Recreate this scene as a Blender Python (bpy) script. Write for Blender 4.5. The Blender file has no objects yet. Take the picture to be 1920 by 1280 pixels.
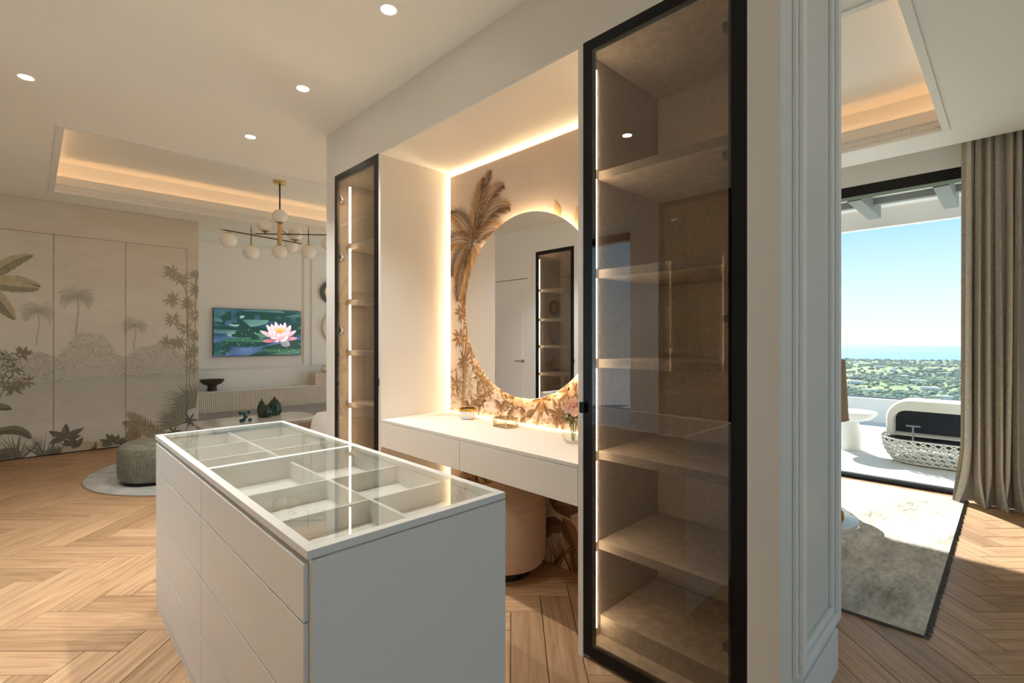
import bpy, math, random
from mathutils import Vector, Matrix, noise
random.seed(7)
SC = bpy.context.scene
COL = SC.collection
PI = math.pi

# ------------------------------------------------------------------ camera, sky, sun, exposure
YAW = math.radians(45.6)
CY, SY = math.cos(YAW), math.sin(YAW)
cam_d = bpy.data.cameras.new('camera')
cam = bpy.data.objects.new('camera', cam_d); COL.objects.link(cam)
cam.location = (0, 0, 1.35)
cam.rotation_euler = (PI / 2, 0, YAW - PI / 2)
cam_d.sensor_width = 36; cam_d.lens = 922 * 36 / 1920
cam_d.shift_y = -4 / 1920
cam_d.clip_start = 0.03; cam_d.clip_end = 60000
SC.camera = cam
SC.view_settings.view_transform = 'Standard'
SC.view_settings.look = 'None'
SC.view_settings.gamma = 1.0
SC.view_settings.use_curve_mapping = False
SC.view_settings.exposure = 1.25
try:
    SC.cycles.transparent_max_bounces = 24
    SC.cycles.max_bounces = 10
    SC.cycles.diffuse_bounces = 7
    SC.cycles.sample_clamp_indirect = 6.0
except Exception:
    pass

world = bpy.data.worlds.new('sky'); SC.world = world
world.use_nodes = True
wn = world.node_tree; wn.nodes.clear()
wo = wn.nodes.new('ShaderNodeOutputWorld'); wb = wn.nodes.new('ShaderNodeBackground')
wt = wn.nodes.new('ShaderNodeTexCoord'); ws = wn.nodes.new('ShaderNodeSeparateXYZ'); wr = wn.nodes.new('ShaderNodeValToRGB')
wn.links.new(wt.outputs['Generated'], ws.inputs[0]); wn.links.new(ws.outputs['Z'], wr.inputs[0])
wn.links.new(wr.outputs[0], wb.inputs['Color']); wn.links.new(wb.outputs[0], wo.inputs['Surface'])
cr = wr.color_ramp; cr.elements[0].position = 0.0; cr.elements[0].color = (.84, .92, .93, 1)
cr.elements[1].position = 1.0; cr.elements[1].color = (.22, .42, .70, 1)
for p, c in ((.07, (.68, .86, .95, 1)), (.22, (.29, .63, .92, 1)), (.5, (.24, .50, .80, 1))):
    e = cr.elements.new(p); e.color = c
wb.inputs['Strength'].default_value = .55

SUN_FROM = Vector((1.19, .88, 1.0)).normalized()
sd = bpy.data.lights.new('sun_offscreen', 'SUN'); sd.energy = 5.0; sd.angle = math.radians(.6); sd.color = (1, .985, .95)
so = bpy.data.objects.new('sun_offscreen', sd); COL.objects.link(so)
so.rotation_euler = SUN_FROM.to_track_quat('Z', 'Y').to_euler(); so.location = (12, 14, 16)

DOWNLIGHT_W = 44.0
CEIL = 2.96

# ------------------------------------------------------------------ materials
def lin(c):
    return tuple(((v / 255) / 12.92 if v / 255 <= .04045 else ((v / 255 + .055) / 1.055) ** 2.4) for v in c)
MATS = {}
def new_mat(name):
    m = bpy.data.materials.new(name); m.use_nodes = True
    nt = m.node_tree; nt.nodes.clear()
    out = nt.nodes.new('ShaderNodeOutputMaterial')
    MATS[name] = m
    return m, nt, out
def node(nt, t, **kw):
    n = nt.nodes.new('ShaderNode' + t)
    for k, v in kw.items():
        if k in n.inputs.keys(): n.inputs[k].default_value = v
        else: setattr(n, k, v)
    return n
def mat(name, col, rough=.5, metal=0.0, var=None, bump=None, emit=None, spec=.5, stretch=(1, 1, 1), coat=0, sheen=0, trans=0):
    """plain principled paint / cloth / metal; var=(scale, amount) gives colour mottling, bump=(scale, strength)"""
    m, nt, out = new_mat(name)
    b = node(nt, 'BsdfPrincipled'); b.inputs['Roughness'].default_value = rough; b.inputs['Metallic'].default_value = metal
    b.inputs['Specular IOR Level'].default_value = spec
    b.inputs['Coat Weight'].default_value = coat
    b.inputs['Sheen Weight'].default_value = sheen
    b.inputs['Transmission Weight'].default_value = trans
    c = lin(col) + (1,)
    b.inputs['Base Color'].default_value = c
    tc = mp = None
    if var or bump:
        tc = node(nt, 'TexCoord'); mp = node(nt, 'Mapping'); mp.inputs['Scale'].default_value = stretch
        nt.links.new(tc.outputs['Object'], mp.inputs[0])
    if var:
        n = node(nt, 'TexNoise', Scale=var[0], Detail=5.0)
        nt.links.new(mp.outputs[0], n.inputs['Vector'])
        r = node(nt, 'ValToRGB'); a = var[1]
        r.color_ramp.elements[0].position = .3; r.color_ramp.elements[1].position = .7
        r.color_ramp.elements[0].color = tuple(max(0, x * (1 - a)) for x in c[:3]) + (1,)
        r.color_ramp.elements[1].color = tuple(min(1, x * (1 + a)) for x in c[:3]) + (1,)
        nt.links.new(n.outputs['Fac'], r.inputs[0]); nt.links.new(r.outputs[0], b.inputs['Base Color'])
    if bump:
        n2 = node(nt, 'TexNoise', Scale=bump[0], Detail=3.0); nt.links.new(mp.outputs[0], n2.inputs['Vector'])
        bp = node(nt, 'Bump', Strength=bump[1], Distance=.01)
        nt.links.new(n2.outputs['Fac'], bp.inputs['Height']); nt.links.new(bp.outputs[0], b.inputs['Normal'])
    if emit:
        b.inputs['Emission Color'].default_value = lin(emit[0]) + (1,); b.inputs['Emission Strength'].default_value = emit[1]
    nt.links.new(b.outputs[0], out.inputs['Surface'])
    return m
def glass(name, tint, base=.04, rough=0.0, power=5.0):
    """thin pane: clear or tinted see-through plus a mirror reflection that grows at grazing angles"""
    m, nt, out = new_mat(name)
    t = node(nt, 'BsdfTransparent'); t.inputs['Color'].default_value = tuple(tint) + (1,)
    g = node(nt, 'BsdfGlossy', Roughness=rough)
    lw = node(nt, 'LayerWeight', Blend=.5)
    p = node(nt, 'Math', operation='POWER'); p.inputs[1].default_value = power
    ma = node(nt, 'Math', operation='MULTIPLY_ADD'); ma.inputs[1].default_value = 1 - base; ma.inputs[2].default_value = base
    nt.links.new(lw.outputs['Facing'], p.inputs[0]); nt.links.new(p.outputs[0], ma.inputs[0])
    mx = node(nt, 'MixShader')
    nt.links.new(ma.outputs[0], mx.inputs[0]); nt.links.new(t.outputs[0], mx.inputs[1]); nt.links.new(g.outputs[0], mx.inputs[2])
    nt.links.new(mx.outputs[0], out.inputs['Surface'])
    return m
def emis(name, col, strength):
    m, nt, out = new_mat(name)
    e = node(nt, 'Emission', Strength=strength); e.inputs['Color'].default_value = tuple(col) + (1,)
    nt.links.new(e.outputs[0], out.inputs['Surface']); return m
def weave(name, col, col2, scale, rough=.85, bump=.35):
    """woven linen: two crossed line patterns"""
    m, nt, out = new_mat(name)
    tc = node(nt, 'TexCoord'); b = node(nt, 'BsdfPrincipled', Roughness=rough)
    b.inputs['Specular IOR Level'].default_value = .2
    mp1 = node(nt, 'Mapping'); mp1.inputs['Scale'].default_value = (scale, scale, scale * .06)
    mp2 = node(nt, 'Mapping'); mp2.inputs['Scale'].default_value = (scale * .06, scale * .06, scale)
    n1 = node(nt, 'TexNoise', Scale=1.0, Detail=4.0); n2 = node(nt, 'TexNoise', Scale=1.0, Detail=4.0)
    for mp, n in ((mp1, n1), (mp2, n2)):
        nt.links.new(tc.outputs['Object'], mp.inputs[0]); nt.links.new(mp.outputs[0], n.inputs['Vector'])
    a = node(nt, 'Math', operation='ADD'); nt.links.new(n1.outputs['Fac'], a.inputs[0]); nt.links.new(n2.outputs['Fac'], a.inputs[1])
    r = node(nt, 'ValToRGB'); r.color_ramp.elements[0].position = .75 / 2 + .05; r.color_ramp.elements[1].position = .62
    h = node(nt, 'Math', operation='MULTIPLY'); h.inputs[1].default_value = .5
    nt.links.new(a.outputs[0], h.inputs[0]); nt.links.new(h.outputs[0], r.inputs[0])
    r.color_ramp.elements[0].color = lin(col2) + (1,); r.color_ramp.elements[1].color = lin(col) + (1,)
    nt.links.new(r.outputs[0], b.inputs['Base Color'])
    bp = node(nt, 'Bump', Strength=bump, Distance=.002); nt.links.new(a.outputs[0], bp.inputs['Height']); nt.links.new(bp.outputs[0], b.inputs['Normal'])
    nt.links.new(b.outputs[0], out.inputs['Surface']); return m
def oak(name):
    m, nt, out = new_mat(name)
    b = node(nt, 'BsdfPrincipled', Roughness=.42); b.inputs['Specular IOR Level'].default_value = .35
    uv = node(nt, 'UVMap'); oi = node(nt, 'ObjectInfo'); at = node(nt, 'Attribute', attribute_name='rnd')
    ad = node(nt, 'Math', operation='ADD'); nt.links.new(oi.outputs['Random'], ad.inputs[0]); nt.links.new(at.outputs['Fac'], ad.inputs[1])
    fr = node(nt, 'Math', operation='FRACT'); nt.links.new(ad.outputs[0], fr.inputs[0])
    mu = node(nt, 'Math', operation='MULTIPLY'); mu.inputs[1].default_value = 61.7; nt.links.new(fr.outputs[0], mu.inputs[0])
    cb = node(nt, 'CombineXYZ'); nt.links.new(mu.outputs[0], cb.inputs[0]); nt.links.new(mu.outputs[0], cb.inputs[2])
    va = node(nt, 'VectorMath', operation='ADD'); nt.links.new(uv.outputs[0], va.inputs[0]); nt.links.new(cb.outputs[0], va.inputs[1])
    # long grain
    m1 = node(nt, 'Mapping'); m1.inputs['Scale'].default_value = (1.6, 42, 1); nt.links.new(va.outputs[0], m1.inputs[0])
    n1 = node(nt, 'TexNoise', Scale=1.0, Detail=7.0, Roughness=.62); nt.links.new(m1.outputs[0], n1.inputs['Vector'])
    # cathedral bands
    m2 = node(nt, 'Mapping'); m2.inputs['Scale'].default_value = (.8, 7, 1); nt.links.new(va.outputs[0], m2.inputs[0])
    n2 = node(nt, 'TexNoise', Scale=1.0, Detail=2.0); nt.links.new(m2.outputs[0], n2.inputs['Vector'])
    sc = node(nt, 'Math', operation='MULTIPLY'); sc.inputs[1].default_value = 11.0; nt.links.new(n2.outputs['Fac'], sc.inputs[0])
    si = node(nt, 'Math', operation='PINGPONG'); si.inputs[1].default_value = .5; nt.links.new(sc.outputs[0], si.inputs[0])
    mixg = node(nt, 'Math', operation='MULTIPLY_ADD'); mixg.inputs[1].default_value = .35
    nt.links.new(si.outputs[0], mixg.inputs[0]); nt.links.new(n1.outputs['Fac'], mixg.inputs[2])
    r = node(nt, 'ValToRGB'); nt.links.new(mixg.outputs[0], r.inputs[0])
    r.color_ramp.elements[0].position = .36; r.color_ramp.elements[0].color = lin((166, 130, 97)) + (1,)
    r.color_ramp.elements[1].position = .78; r.color_ramp.elements[1].color = lin((206, 171, 133)) + (1,)
    e = r.color_ramp.elements.new(.54); e.color = lin((188, 151, 114)) + (1,)
    # per-plank tone
    r2 = node(nt, 'ValToRGB'); nt.links.new(fr.outputs[0], r2.inputs[0])
    r2.color_ramp.elements[0].color = (.72, .69, .66, 1); r2.color_ramp.elements[1].color = (1.0, 1.0, 1.0, 1)
    e = r2.color_ramp.elements.new(.3); e.color = (.90, .885, .87, 1)
    mx = node(nt, 'MixRGB', blend_type='MULTIPLY'); mx.inputs[0].default_value = 1
    nt.links.new(r.outputs[0], mx.inputs[1]); nt.links.new(r2.outputs[0], mx.inputs[2])
    nt.links.new(mx.outputs[0], b.inputs['Base Color'])
    bp = node(nt, 'Bump', Strength=.12, Distance=.002); nt.links.new(n1.outputs['Fac'], bp.inputs['Height']); nt.links.new(bp.outputs[0], b.inputs['Normal'])
    nt.links.new(b.outputs[0], out.inputs['Surface']); return m
def wallpaper(name, top, mid, low, z0, z1, cloud=.5, scale=1.6):
    """printed landscape ground: cloudy sky running down to pale water"""
    m, nt, out = new_mat(name)
    b = node(nt, 'BsdfPrincipled', Roughness=.7); b.inputs['Specular IOR Level'].default_value = .2
    geo = node(nt, 'NewGeometry'); sp = node(nt, 'SeparateXYZ'); nt.links.new(geo.outputs['Position'], sp.inputs[0])
    mr = node(nt, 'MapRange'); mr.inputs['From Min'].default_value = z0; mr.inputs['From Max'].default_value = z1
    nt.links.new(sp.outputs['Z'], mr.inputs[0])
    mp = node(nt, 'Mapping'); mp.inputs['Scale'].default_value = (scale, scale, scale * 3.2); nt.links.new(geo.outputs['Position'], mp.inputs[0])
    n = node(nt, 'TexNoise', Scale=1.0, Detail=8.0, Roughness=.6, Distortion=.4); nt.links.new(mp.outputs[0], n.inputs['Vector'])
    ma = node(nt, 'Math', operation='MULTIPLY_ADD'); ma.inputs[1].default_value = cloud
    su = node(nt, 'Math', operation='SUBTRACT'); su.inputs[1].default_value = .5; nt.links.new(n.outputs['Fac'], su.inputs[0])
    nt.links.new(su.outputs[0], ma.inputs[0]); nt.links.new(mr.outputs[0], ma.inputs[2])
    r = node(nt, 'ValToRGB'); nt.links.new(ma.outputs[0], r.inputs[0])
    els = r.color_ramp.elements
    els[0].position = 0; els[0].color = lin(low) + (1,); els[1].position = 1; els[1].color = lin(top) + (1,)
    e = els.new(.5); e.color = lin(mid) + (1,)
    nt.links.new(r.outputs[0], b.inputs['Base Color']); nt.links.new(b.outputs[0], out.inputs['Surface']); return m
def printed(name, emission=0.0, rough=.7):
    m, nt, out = new_mat(name)
    at = node(nt, 'Attribute', attribute_name='ink')
    if emission:
        e = node(nt, 'Emission', Strength=emission); nt.links.new(at.outputs['Color'], e.inputs['Color'])
        g = node(nt, 'BsdfGlossy', Roughness=.15); mx = node(nt, 'MixShader'); mx.inputs[0].default_value = .04
        nt.links.new(e.outputs[0], mx.inputs[1]); nt.links.new(g.outputs[0], mx.inputs[2]); nt.links.new(mx.outputs[0], out.inputs['Surface'])
    else:
        b = node(nt, 'BsdfPrincipled', Roughness=rough); b.inputs['Specular IOR Level'].default_value = .2
        nt.links.new(at.outputs['Color'], b.inputs['Base Color']); nt.links.new(b.outputs[0], out.inputs['Surface'])
    return m
def marbled(name, base, dark, scale, rough=.9, stretch=(1, 1, 1)):
    """worn, mottled rug pile"""
    m, nt, out = new_mat(name)
    b = node(nt, 'BsdfPrincipled', Roughness=rough); b.inputs['Specular IOR Level'].default_value = .15
    tc = node(nt, 'TexCoord'); mp = node(nt, 'Mapping'); mp.inputs['Scale'].default_value = stretch; nt.links.new(tc.outputs['Object'], mp.inputs[0])
    n = node(nt, 'TexNoise', Scale=scale, Detail=9.0, Roughness=.7); nt.links.new(mp.outputs[0], n.inputs['Vector'])
    n2 = node(nt, 'TexNoise', Scale=scale * 14, Detail=4.0); nt.links.new(mp.outputs[0], n2.inputs['Vector'])
    ma = node(nt, 'Math', operation='MULTIPLY_ADD'); ma.inputs[1].default_value = .35; nt.links.new(n2.outputs['Fac'], ma.inputs[0]); nt.links.new(n.outputs['Fac'], ma.inputs[2])
    r = node(nt, 'ValToRGB'); nt.links.new(ma.outputs[0], r.inputs[0])
    r.color_ramp.elements[0].position = .47; r.color_ramp.elements[0].color = lin(dark) + (1,)
    r.color_ramp.elements[1].position = .80; r.color_ramp.elements[1].color = lin(base) + (1,)
    nt.links.new(r.outputs[0], b.inputs['Base Color'])
    bp = node(nt, 'Bump', Strength=.5, Distance=.004); nt.links.new(n2.outputs['Fac'], bp.inputs['Height']); nt.links.new(bp.outputs[0], b.inputs['Normal'])
    nt.links.new(b.outputs[0], out.inputs['Surface']); return m

OAK = oak('oak floor')
WHITE = mat('white wall paint', (238, 238, 234), .55, var=(1.2, .012))
CEILW = mat('ceiling paint', (240, 240, 232), .7, var=(.8, .01))
PANEL = mat('lacquered panel', (222, 217, 208), .42)
NICHE = mat('niche laminate', (232, 226, 215), .5)
TRIMW = mat('moulding paint', (236, 233, 226), .45)
ISL = mat('island lacquer', (220, 218, 211), .38)
ISLIN = mat('tray lining', (226, 222, 214), .6)
LINEN = weave('cabinet linen', (200, 188, 174), (172, 160, 146), 420, bump=.15)
BLACK = mat('black anodised metal', (24, 25, 27), .32, .6)
HINGE = mat('grey metal', (120, 125, 130), .35, .8)
SMOKE = glass('smoked glass', (.71, .69, .67), .08)
CLEAR = glass('clear glass', (.97, .985, .98), .05)
PANE = glass('window glass', (.985, .99, .985), .012)
MIRROR = mat('mirror silver', (240, 240, 240), .01, 1.0)
LEDW = emis('warm led', (1, .78, .52), 18.0)
LEDN = emis('niche led', (1, .80, .54), 18.0)
LEDC = emis("cove led", (1, .52, .26), 2.6)
LENS = emis('downlight lens', (1, .90, .74), 14.0)
BRASS = mat('brushed brass', (212, 184, 120), .3, 1.0)
BRONZE = mat('dark bronze rod', (70, 56, 40), .35, .9)
GLOBE = mat('opal glass', (245, 240, 232), .25)
GOLD = mat('hammered gold', (214, 160, 60), .25, 1.0, bump=(60, .6))
CERAM = mat('white ceramic', (240, 238, 234), .25)
SCREENFR = mat('tv casing', (20, 22, 24), .4)
FLUTE = mat('fluted cream lacquer', (226, 222, 210), .5)
MARBLE = mat('polished pale stone', (226, 222, 214), .06, var=(3, .05))
EDGE = mat('taupe stone edge', (186, 172, 152), .3)
TRAV = mat('travertine', (214, 198, 180), .6, var=(9, .09))
DARKWOOD = mat('dark turned wood', (66, 48, 36), .6, var=(8, .3), stretch=(1, 1, 4))
BOUCLE = mat('white boucle', (232, 224, 216), .95, bump=(160, .5), sheen=.3)
CORD = weave('corduroy', (150, 148, 132), (118, 116, 102), 130, bump=.8)
SUEDE = mat('blush suede', (206, 178, 150), .9, var=(30, .05), bump=(220, .25), sheen=.3)
DKMARBLE = mat('dark marble', (58, 46, 42), .25, var=(14, .5))
RUGA = marbled('round rug pile', (196, 194, 186), (150, 154, 152), 5)
RUGB = marbled('vintage rug pile', (226, 221, 208), (136, 132, 119), 2.3, stretch=(.6, 1.6, 1))
FRINGE = mat('charcoal fringe', (92, 88, 84), .9)
LINENC = weave('curtain linen', (212, 205, 192), (178, 170, 156), 330, bump=.3)
SHADE = mat('lamp shade linen', (168, 146, 118), .85, bump=(200, .2))
OUTWHITE = mat('terrace white render', (232, 232, 228), .7, var=(.6, .03))
TILE = mat('terrace porcelain', (206, 205, 200), .55, var=(2.5, .03))
TILEJ = mat('tile joint', (150, 148, 144), .8)
ROPE = mat('white rope', (226, 226, 214), .8, bump=(300, .4))
NAVY = mat('navy mesh fabric', (30, 36, 48), .8, var=(40, .2))
PERG = mat('grey pergola', (126, 132, 132), .5)
GREENG = mat('bottle green glass', (28, 92, 66), .04, trans=.75, coat=.3)
SMOKEG = mat('smoke green glass', (40, 58, 50), .04, trans=.55, coat=.3)
TEALG = mat('teal glass', (30, 96, 104), .05, trans=.4)
STEEL = mat('steel', (180, 180, 178), .3, 1)
LEAFM = mat('plant leaf', (66, 104, 48), .5)
ROSE = mat('blush petal', (244, 208, 190), .6)
DOORW = mat('door paint', (240, 240, 238), .4)

# ------------------------------------------------------------------ mesh helpers
class MB:
    def __init__(s): s.v = []; s.f = []; s.sm = []
    def add(s, vs, fs, smooth=False):
        o = len(s.v); s.v += [tuple(v) for v in vs]
        for f in fs: s.f.append(tuple(i + o for i in f)); s.sm.append(smooth)
        return s
    def box(s, x0, x1, y0, y1, z0, z1):
        v = [(x, y, z) for z in (z0, z1) for y in (y0, y1) for x in (x0, x1)]
        return s.add(v, [(0, 2, 3, 1), (4, 5, 7, 6), (0, 1, 5, 4), (2, 6, 7, 3), (0, 4, 6, 2), (1, 3, 7, 5)])
    def lathe(s, prof, c=(0, 0, 0), n=32, smooth=True, axis='Z', lobes=0, lobe_amp=0):
        vs = []; m = len(prof)
        for k in range(n):
            a = 2 * PI * k / n
            q = 1 + (lobe_amp * (abs(math.cos(a * lobes / 2)) - .6) if lobes else 0)
            for (r, z) in prof:
                x, y = r * q * math.cos(a), r * q * math.sin(a)
                if axis == 'Z': p = (x, y, z)
                elif axis == 'X': p = (z, x, y)
                else: p = (x, z, y)
                vs.append((c[0] + p[0], c[1] + p[1], c[2] + p[2]))
        fs = []
        for k in range(n):
            k2 = (k + 1) % n
            for j in range(m - 1):
                fs.append((k * m + j, k2 * m + j, k2 * m + j + 1, k * m + j + 1))
        if prof[0][0] > 1e-6: fs.append(tuple(k * m for k in range(n))[::-1])
        if prof[-1][0] > 1e-6: fs.append(tuple(k * m + m - 1 for k in range(n)))
        return s.add(vs, fs, smooth)
    def sphere(s, c, r, n=24, m=14, sz=1):
        return s.lathe([(max(1e-6, r * math.sin(PI * j / m)) if 0 < j < m else 0.0, -r * sz * math.cos(PI * j / m)) for j in range(m + 1)], c, n)
    def tube(s, pts, r, n=8, smooth=True, closed=False):
        pts = [Vector(p) for p in pts]; vs = []; N = len(pts)
        rr = r if isinstance(r, (list, tuple)) else [r] * N
        prev = None
        for i, p in enumerate(pts):
            t = (pts[(i + 1) % N] - pts[i - 1]) if closed else (pts[min(i + 1, N - 1)] - pts[max(i - 1, 0)])
            t.normalize()
            if prev is None:
                a = Vector((0, 0, 1)) if abs(t.z) < .9 else Vector((1, 0, 0))
                u = t.cross(a).normalized()
            else:
                u = (prev - t * prev.dot(t)).normalized()
            prev = u; w = t.cross(u)
            for k in range(n):
                an = 2 * PI * k / n
                vs.append(p + (u * math.cos(an) + w * math.sin(an)) * rr[i])
        fs = []
        for i in range(N if closed else N - 1):
            i2 = (i + 1) % N
            for k in range(n):
                fs.append((i * n + k, i * n + (k + 1) % n, i2 * n + (k + 1) % n, i2 * n + k))
        if not closed:
            fs.append(tuple(range(n))[::-1]); fs.append(tuple((N - 1) * n + k for k in range(n)))
        return s.add(vs, fs, smooth)
    def prism(s, poly, h0, h1, axis='Z', smooth=False):
        n = len(poly)
        def P(a, b, h):
            return (a, b, h) if axis == 'Z' else ((h, a, b) if axis == 'X' else (a, h, b))
        vs = [P(a, b, h0) for a, b in poly] + [P(a, b, h1) for a, b in poly]
        fs = [tuple(range(n))[::-1], tuple(range(n, 2 * n))]
        o = len(s.v); s.add(vs, fs, False)
        for i in range(n):
            s.f.append((o + i, o + (i + 1) % n, o + n + (i + 1) % n, o + n + i)); s.sm.append(smooth)
        return s
    def build(s, name, m, parent=None, bevel=0, loc=None, local=False, kind=None, sharp=None):
        """vertices are world coordinates; they are stored relative to the parent (or to loc)"""
        org = Vector((0, 0, 0))
        if not local:
            if parent is not None: org = WLOC[parent.name]
            elif loc is not None: org = Vector(loc)
        me = bpy.data.meshes.new(name)
        me.from_pydata([(v[0] - org.x, v[1] - org.y, v[2] - org.z) for v in s.v], [], s.f)
        me.polygons.foreach_set('use_smooth', s.sm)
        me.materials.append(m)
        me.update()
        fix_normals(me)
        if any(s.sm): me.set_sharp_from_angle(angle=math.radians(sharp or 42))
        o = bpy.data.objects.new(name, me); COL.objects.link(o)
        if parent is not None: o.parent = parent; WLOC[o.name] = org
        else: o.location = org; WLOC[o.name] = org
        if bevel:
            b = o.modifiers.new('bevel', 'BEVEL'); b.width = bevel; b.segments = 2; b.limit_method = 'ANGLE'
        if kind: o['kind'] = kind
        return o
import bmesh
def fix_normals(me):
    bm = bmesh.new(); bm.from_mesh(me); bmesh.ops.recalc_face_normals(bm, faces=bm.faces); bm.to_mesh(me); bm.free()
WLOC = {}
def thing(name, label, cat, loc, group=None):
    o = bpy.data.objects.new(name, None); COL.objects.link(o); o.location = loc; o.empty_display_size = .1
    o['label'] = label; o['category'] = cat
    if group: o['group'] = group
    WLOC[o.name] = Vector(loc); return o
def tag(o, label, cat, group=None):
    o['label'] = label; o['category'] = cat
    if group: o['group'] = group
    return o
def struct(o, label=None, cat=None):
    o['kind'] = 'structure'
    if label: o['label'] = label
    if cat: o['category'] = cat
    return o
def box(name, m, x0, x1, y0, y1, z0, z1, parent=None, bevel=0, kind=None):
    return MB().box(x0, x1, y0, y1, z0, z1).build(name, m, parent, bevel, kind=kind)
def copy_tree(o, loc, label=None, parent=None):
    c = o.copy(); COL.objects.link(c); c.parent = parent
    if parent is None: c.location = loc
    if label: c['label'] = label
    for ch in list(o.children): copy_tree(ch, None, None, c)
    return c
def clip_rect(poly, x0, x1, y0, y1):
    for ax, lim, sgn in ((0, x0, 1), (0, x1, -1), (1, y0, 1), (1, y1, -1)):
        out = []
        for i in range(len(poly)):
            a, b = poly[i - 1], poly[i]
            da, db = (a[ax] - lim) * sgn, (b[ax] - lim) * sgn
            if (da < 0) != (db < 0):
                t = da / (da - db); out.append(tuple(a[k] + (b[k] - a[k]) * t for k in range(len(a))))
            if db >= 0: out.append(b)
        poly = out
        if len(poly) < 3: return []
    return poly
def rrect(x0, x1, y0, y1, r, n=6):
    p = []
    for cx, cy, a0 in ((x1 - r, y1 - r, 0), (x0 + r, y1 - r, PI / 2), (x0 + r, y0 + r, PI), (x1 - r, y0 + r, 1.5 * PI)):
        for k in range(n + 1):
            a = a0 + PI / 2 * k / n; p.append((cx + r * math.cos(a), cy + r * math.sin(a)))
    return p

# ------------------------------------------------------------------ room dimensions
XL, XR, YF, YB = -.80, 5.72, -2.5, 8.45     # opening side, glazed side, near end, lounge end
BX, BX2, BY0, BY1 = 1.677, 2.36, .511, 3.816  # the closet block in the middle
CAB_TOP = 2.605

# ------------------------------------------------------------------ floor of herringbone planks
floor = struct(box('floor', mat('floor screed', (142, 112, 84), .9), XL - .6, XR, YF, YB, -.12, -.014), 'light oak herringbone floor', None)
PW, PN = .1537, 5
PL = PW * PN
def grid_to_world(r, d): return (d * CY + r * SY, d * SY - r * CY)
D0, R0 = 1.978, 1.992      # a joint corner measured on the floor
RECT = (XL - .5, XR, YF, YB)
def plank_mesh():
    g, c, t = .0016, .0014, .013
    x, y = PL / 2 - g, PW / 2 - g
    vs = [(-x, -y, -t), (x, -y, -t), (x, y, -t), (-x, y, -t), (-x, -y, -c), (x, -y, -c), (x, y, -c), (-x, y, -c),
          (-x + c, -y + c, 0), (x - c, -y + c, 0), (x - c, y - c, 0), (-x + c, y - c, 0)]
    fs = [(8, 9, 10, 11)]
    for k in range(4):
        k2 = (k + 1) % 4
        fs += [(k, k2, 4 + k2, 4 + k), (4 + k, 4 + k2, 8 + k2, 8 + k)]
    me = bpy.data.meshes.new('plank'); me.from_pydata(vs, [], fs); me.materials.append(OAK)
    uv = me.uv_layers.new(name='UVMap')
    for l in me.loops: uv.data[l.index].uv = (vs[l.vertex_index][0], vs[l.vertex_index][1])
    me.update(); return me
PM = plank_mesh()
full, part_pl = [], []
for j in range(-90, 91):
    for i in range(-90, 91):
        for horiz in (0, 1):
            # rows along r start at i == j (mod 2n); columns along d fill what is left
            if horiz:
                if (i - j) % (2 * PN): continue
                rc, dc, ang = R0 + i * PW + PL / 2, D0 + j * PW + PW / 2, math.atan2(-CY, SY)
            else:
                if (i - j - PN) % (2 * PN): continue
                # a plank along d occupying column i - ... rows j-(n-1)..j
                rc, dc, ang = R0 + i * PW + PW / 2, D0 + (j - PN + 1) * PW + PL / 2, math.atan2(SY, CY)
            x, y = grid_to_world(rc, dc)
            if x < RECT[0] - .5 or x > RECT[1] + .5 or y < RECT[2] - .5 or y > RECT[3] + .5: continue
            ux, uy = math.cos(ang), math.sin(ang)
            cs = [(x + ux * a * PL / 2 - uy * b * PW / 2, y + uy * a * PL / 2 + ux * b * PW / 2) for a, b in ((-1, -1), (1, -1), (1, 1), (-1, 1))]
            inside = all(RECT[0] <= p[0] <= RECT[1] and RECT[2] <= p[1] <= RECT[3] for p in cs)
            (full if inside else part_pl).append((x, y, ang, cs, rc, dc))
def seen(p):
    x, y, _, _, r, d = p
    if d < .9: return 99
    if abs(r / d) > 1.15: return 60 + d
    if BX - .1 < x < BX2 and BY0 < y < BY1 and x > 1.75 and not (1.3 < y < 3): return 80
    if .5 < x < 1.0 and 1.2 < y < 3: return 80
    if x > BX2 and y > .9 and y < 3.8: return 70
    return d
full.sort(key=seen)
rnd = random.Random(3)
for p in full[:300]:
    o = bpy.data.objects.new('plank', PM); COL.objects.link(o); o.parent = floor
    o.location = (p[0], p[1], 0); o.rotation_euler = (0, 0, p[2] + (PI if rnd.random() < .5 else 0))
vs, fs, uvs, rs = [], [], [], []
for p in full[300:] + part_pl:
    g = .0016; ux, uy = math.cos(p[2]), math.sin(p[2])
    quad = [(p[0] + ux * a * (PL / 2 - g) - uy * b * (PW / 2 - g), p[1] + uy * a * (PL / 2 - g) + ux * b * (PW / 2 - g), a * PL / 2, b * PW / 2) for a, b in ((-1, -1), (1, -1), (1, 1), (-1, 1))]
    q = clip_rect(quad, *RECT)
    if not q: continue
    o = len(vs); n = len(q); q_r = rnd.random()
    vs += [(a[0], a[1], 0) for a in q] + [(a[0], a[1], -.013) for a in q]
    uvs += [(a[2], a[3]) for a in q] * 2; rs += [q_r] * (2 * n)
    fs.append(tuple(range(o, o + n)))
    for k in range(n): fs.append((o + k, o + n + k, o + n + (k + 1) % n, o + (k + 1) % n))
me = bpy.data.meshes.new('planks_beyond'); me.from_pydata(vs, [], fs); me.materials.append(OAK)
uv = me.uv_layers.new(name='UVMap')
for l in me.loops: uv.data[l.index].uv = uvs[l.vertex_index]
at = me.attributes.new('rnd', 'FLOAT', 'POINT'); at.data.foreach_set('value', rs)
me.update()
rest = bpy.data.objects.new('remaining_planks', me); COL.objects.link(rest); rest.parent = floor; rest['kind'] = 'stuff'

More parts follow.
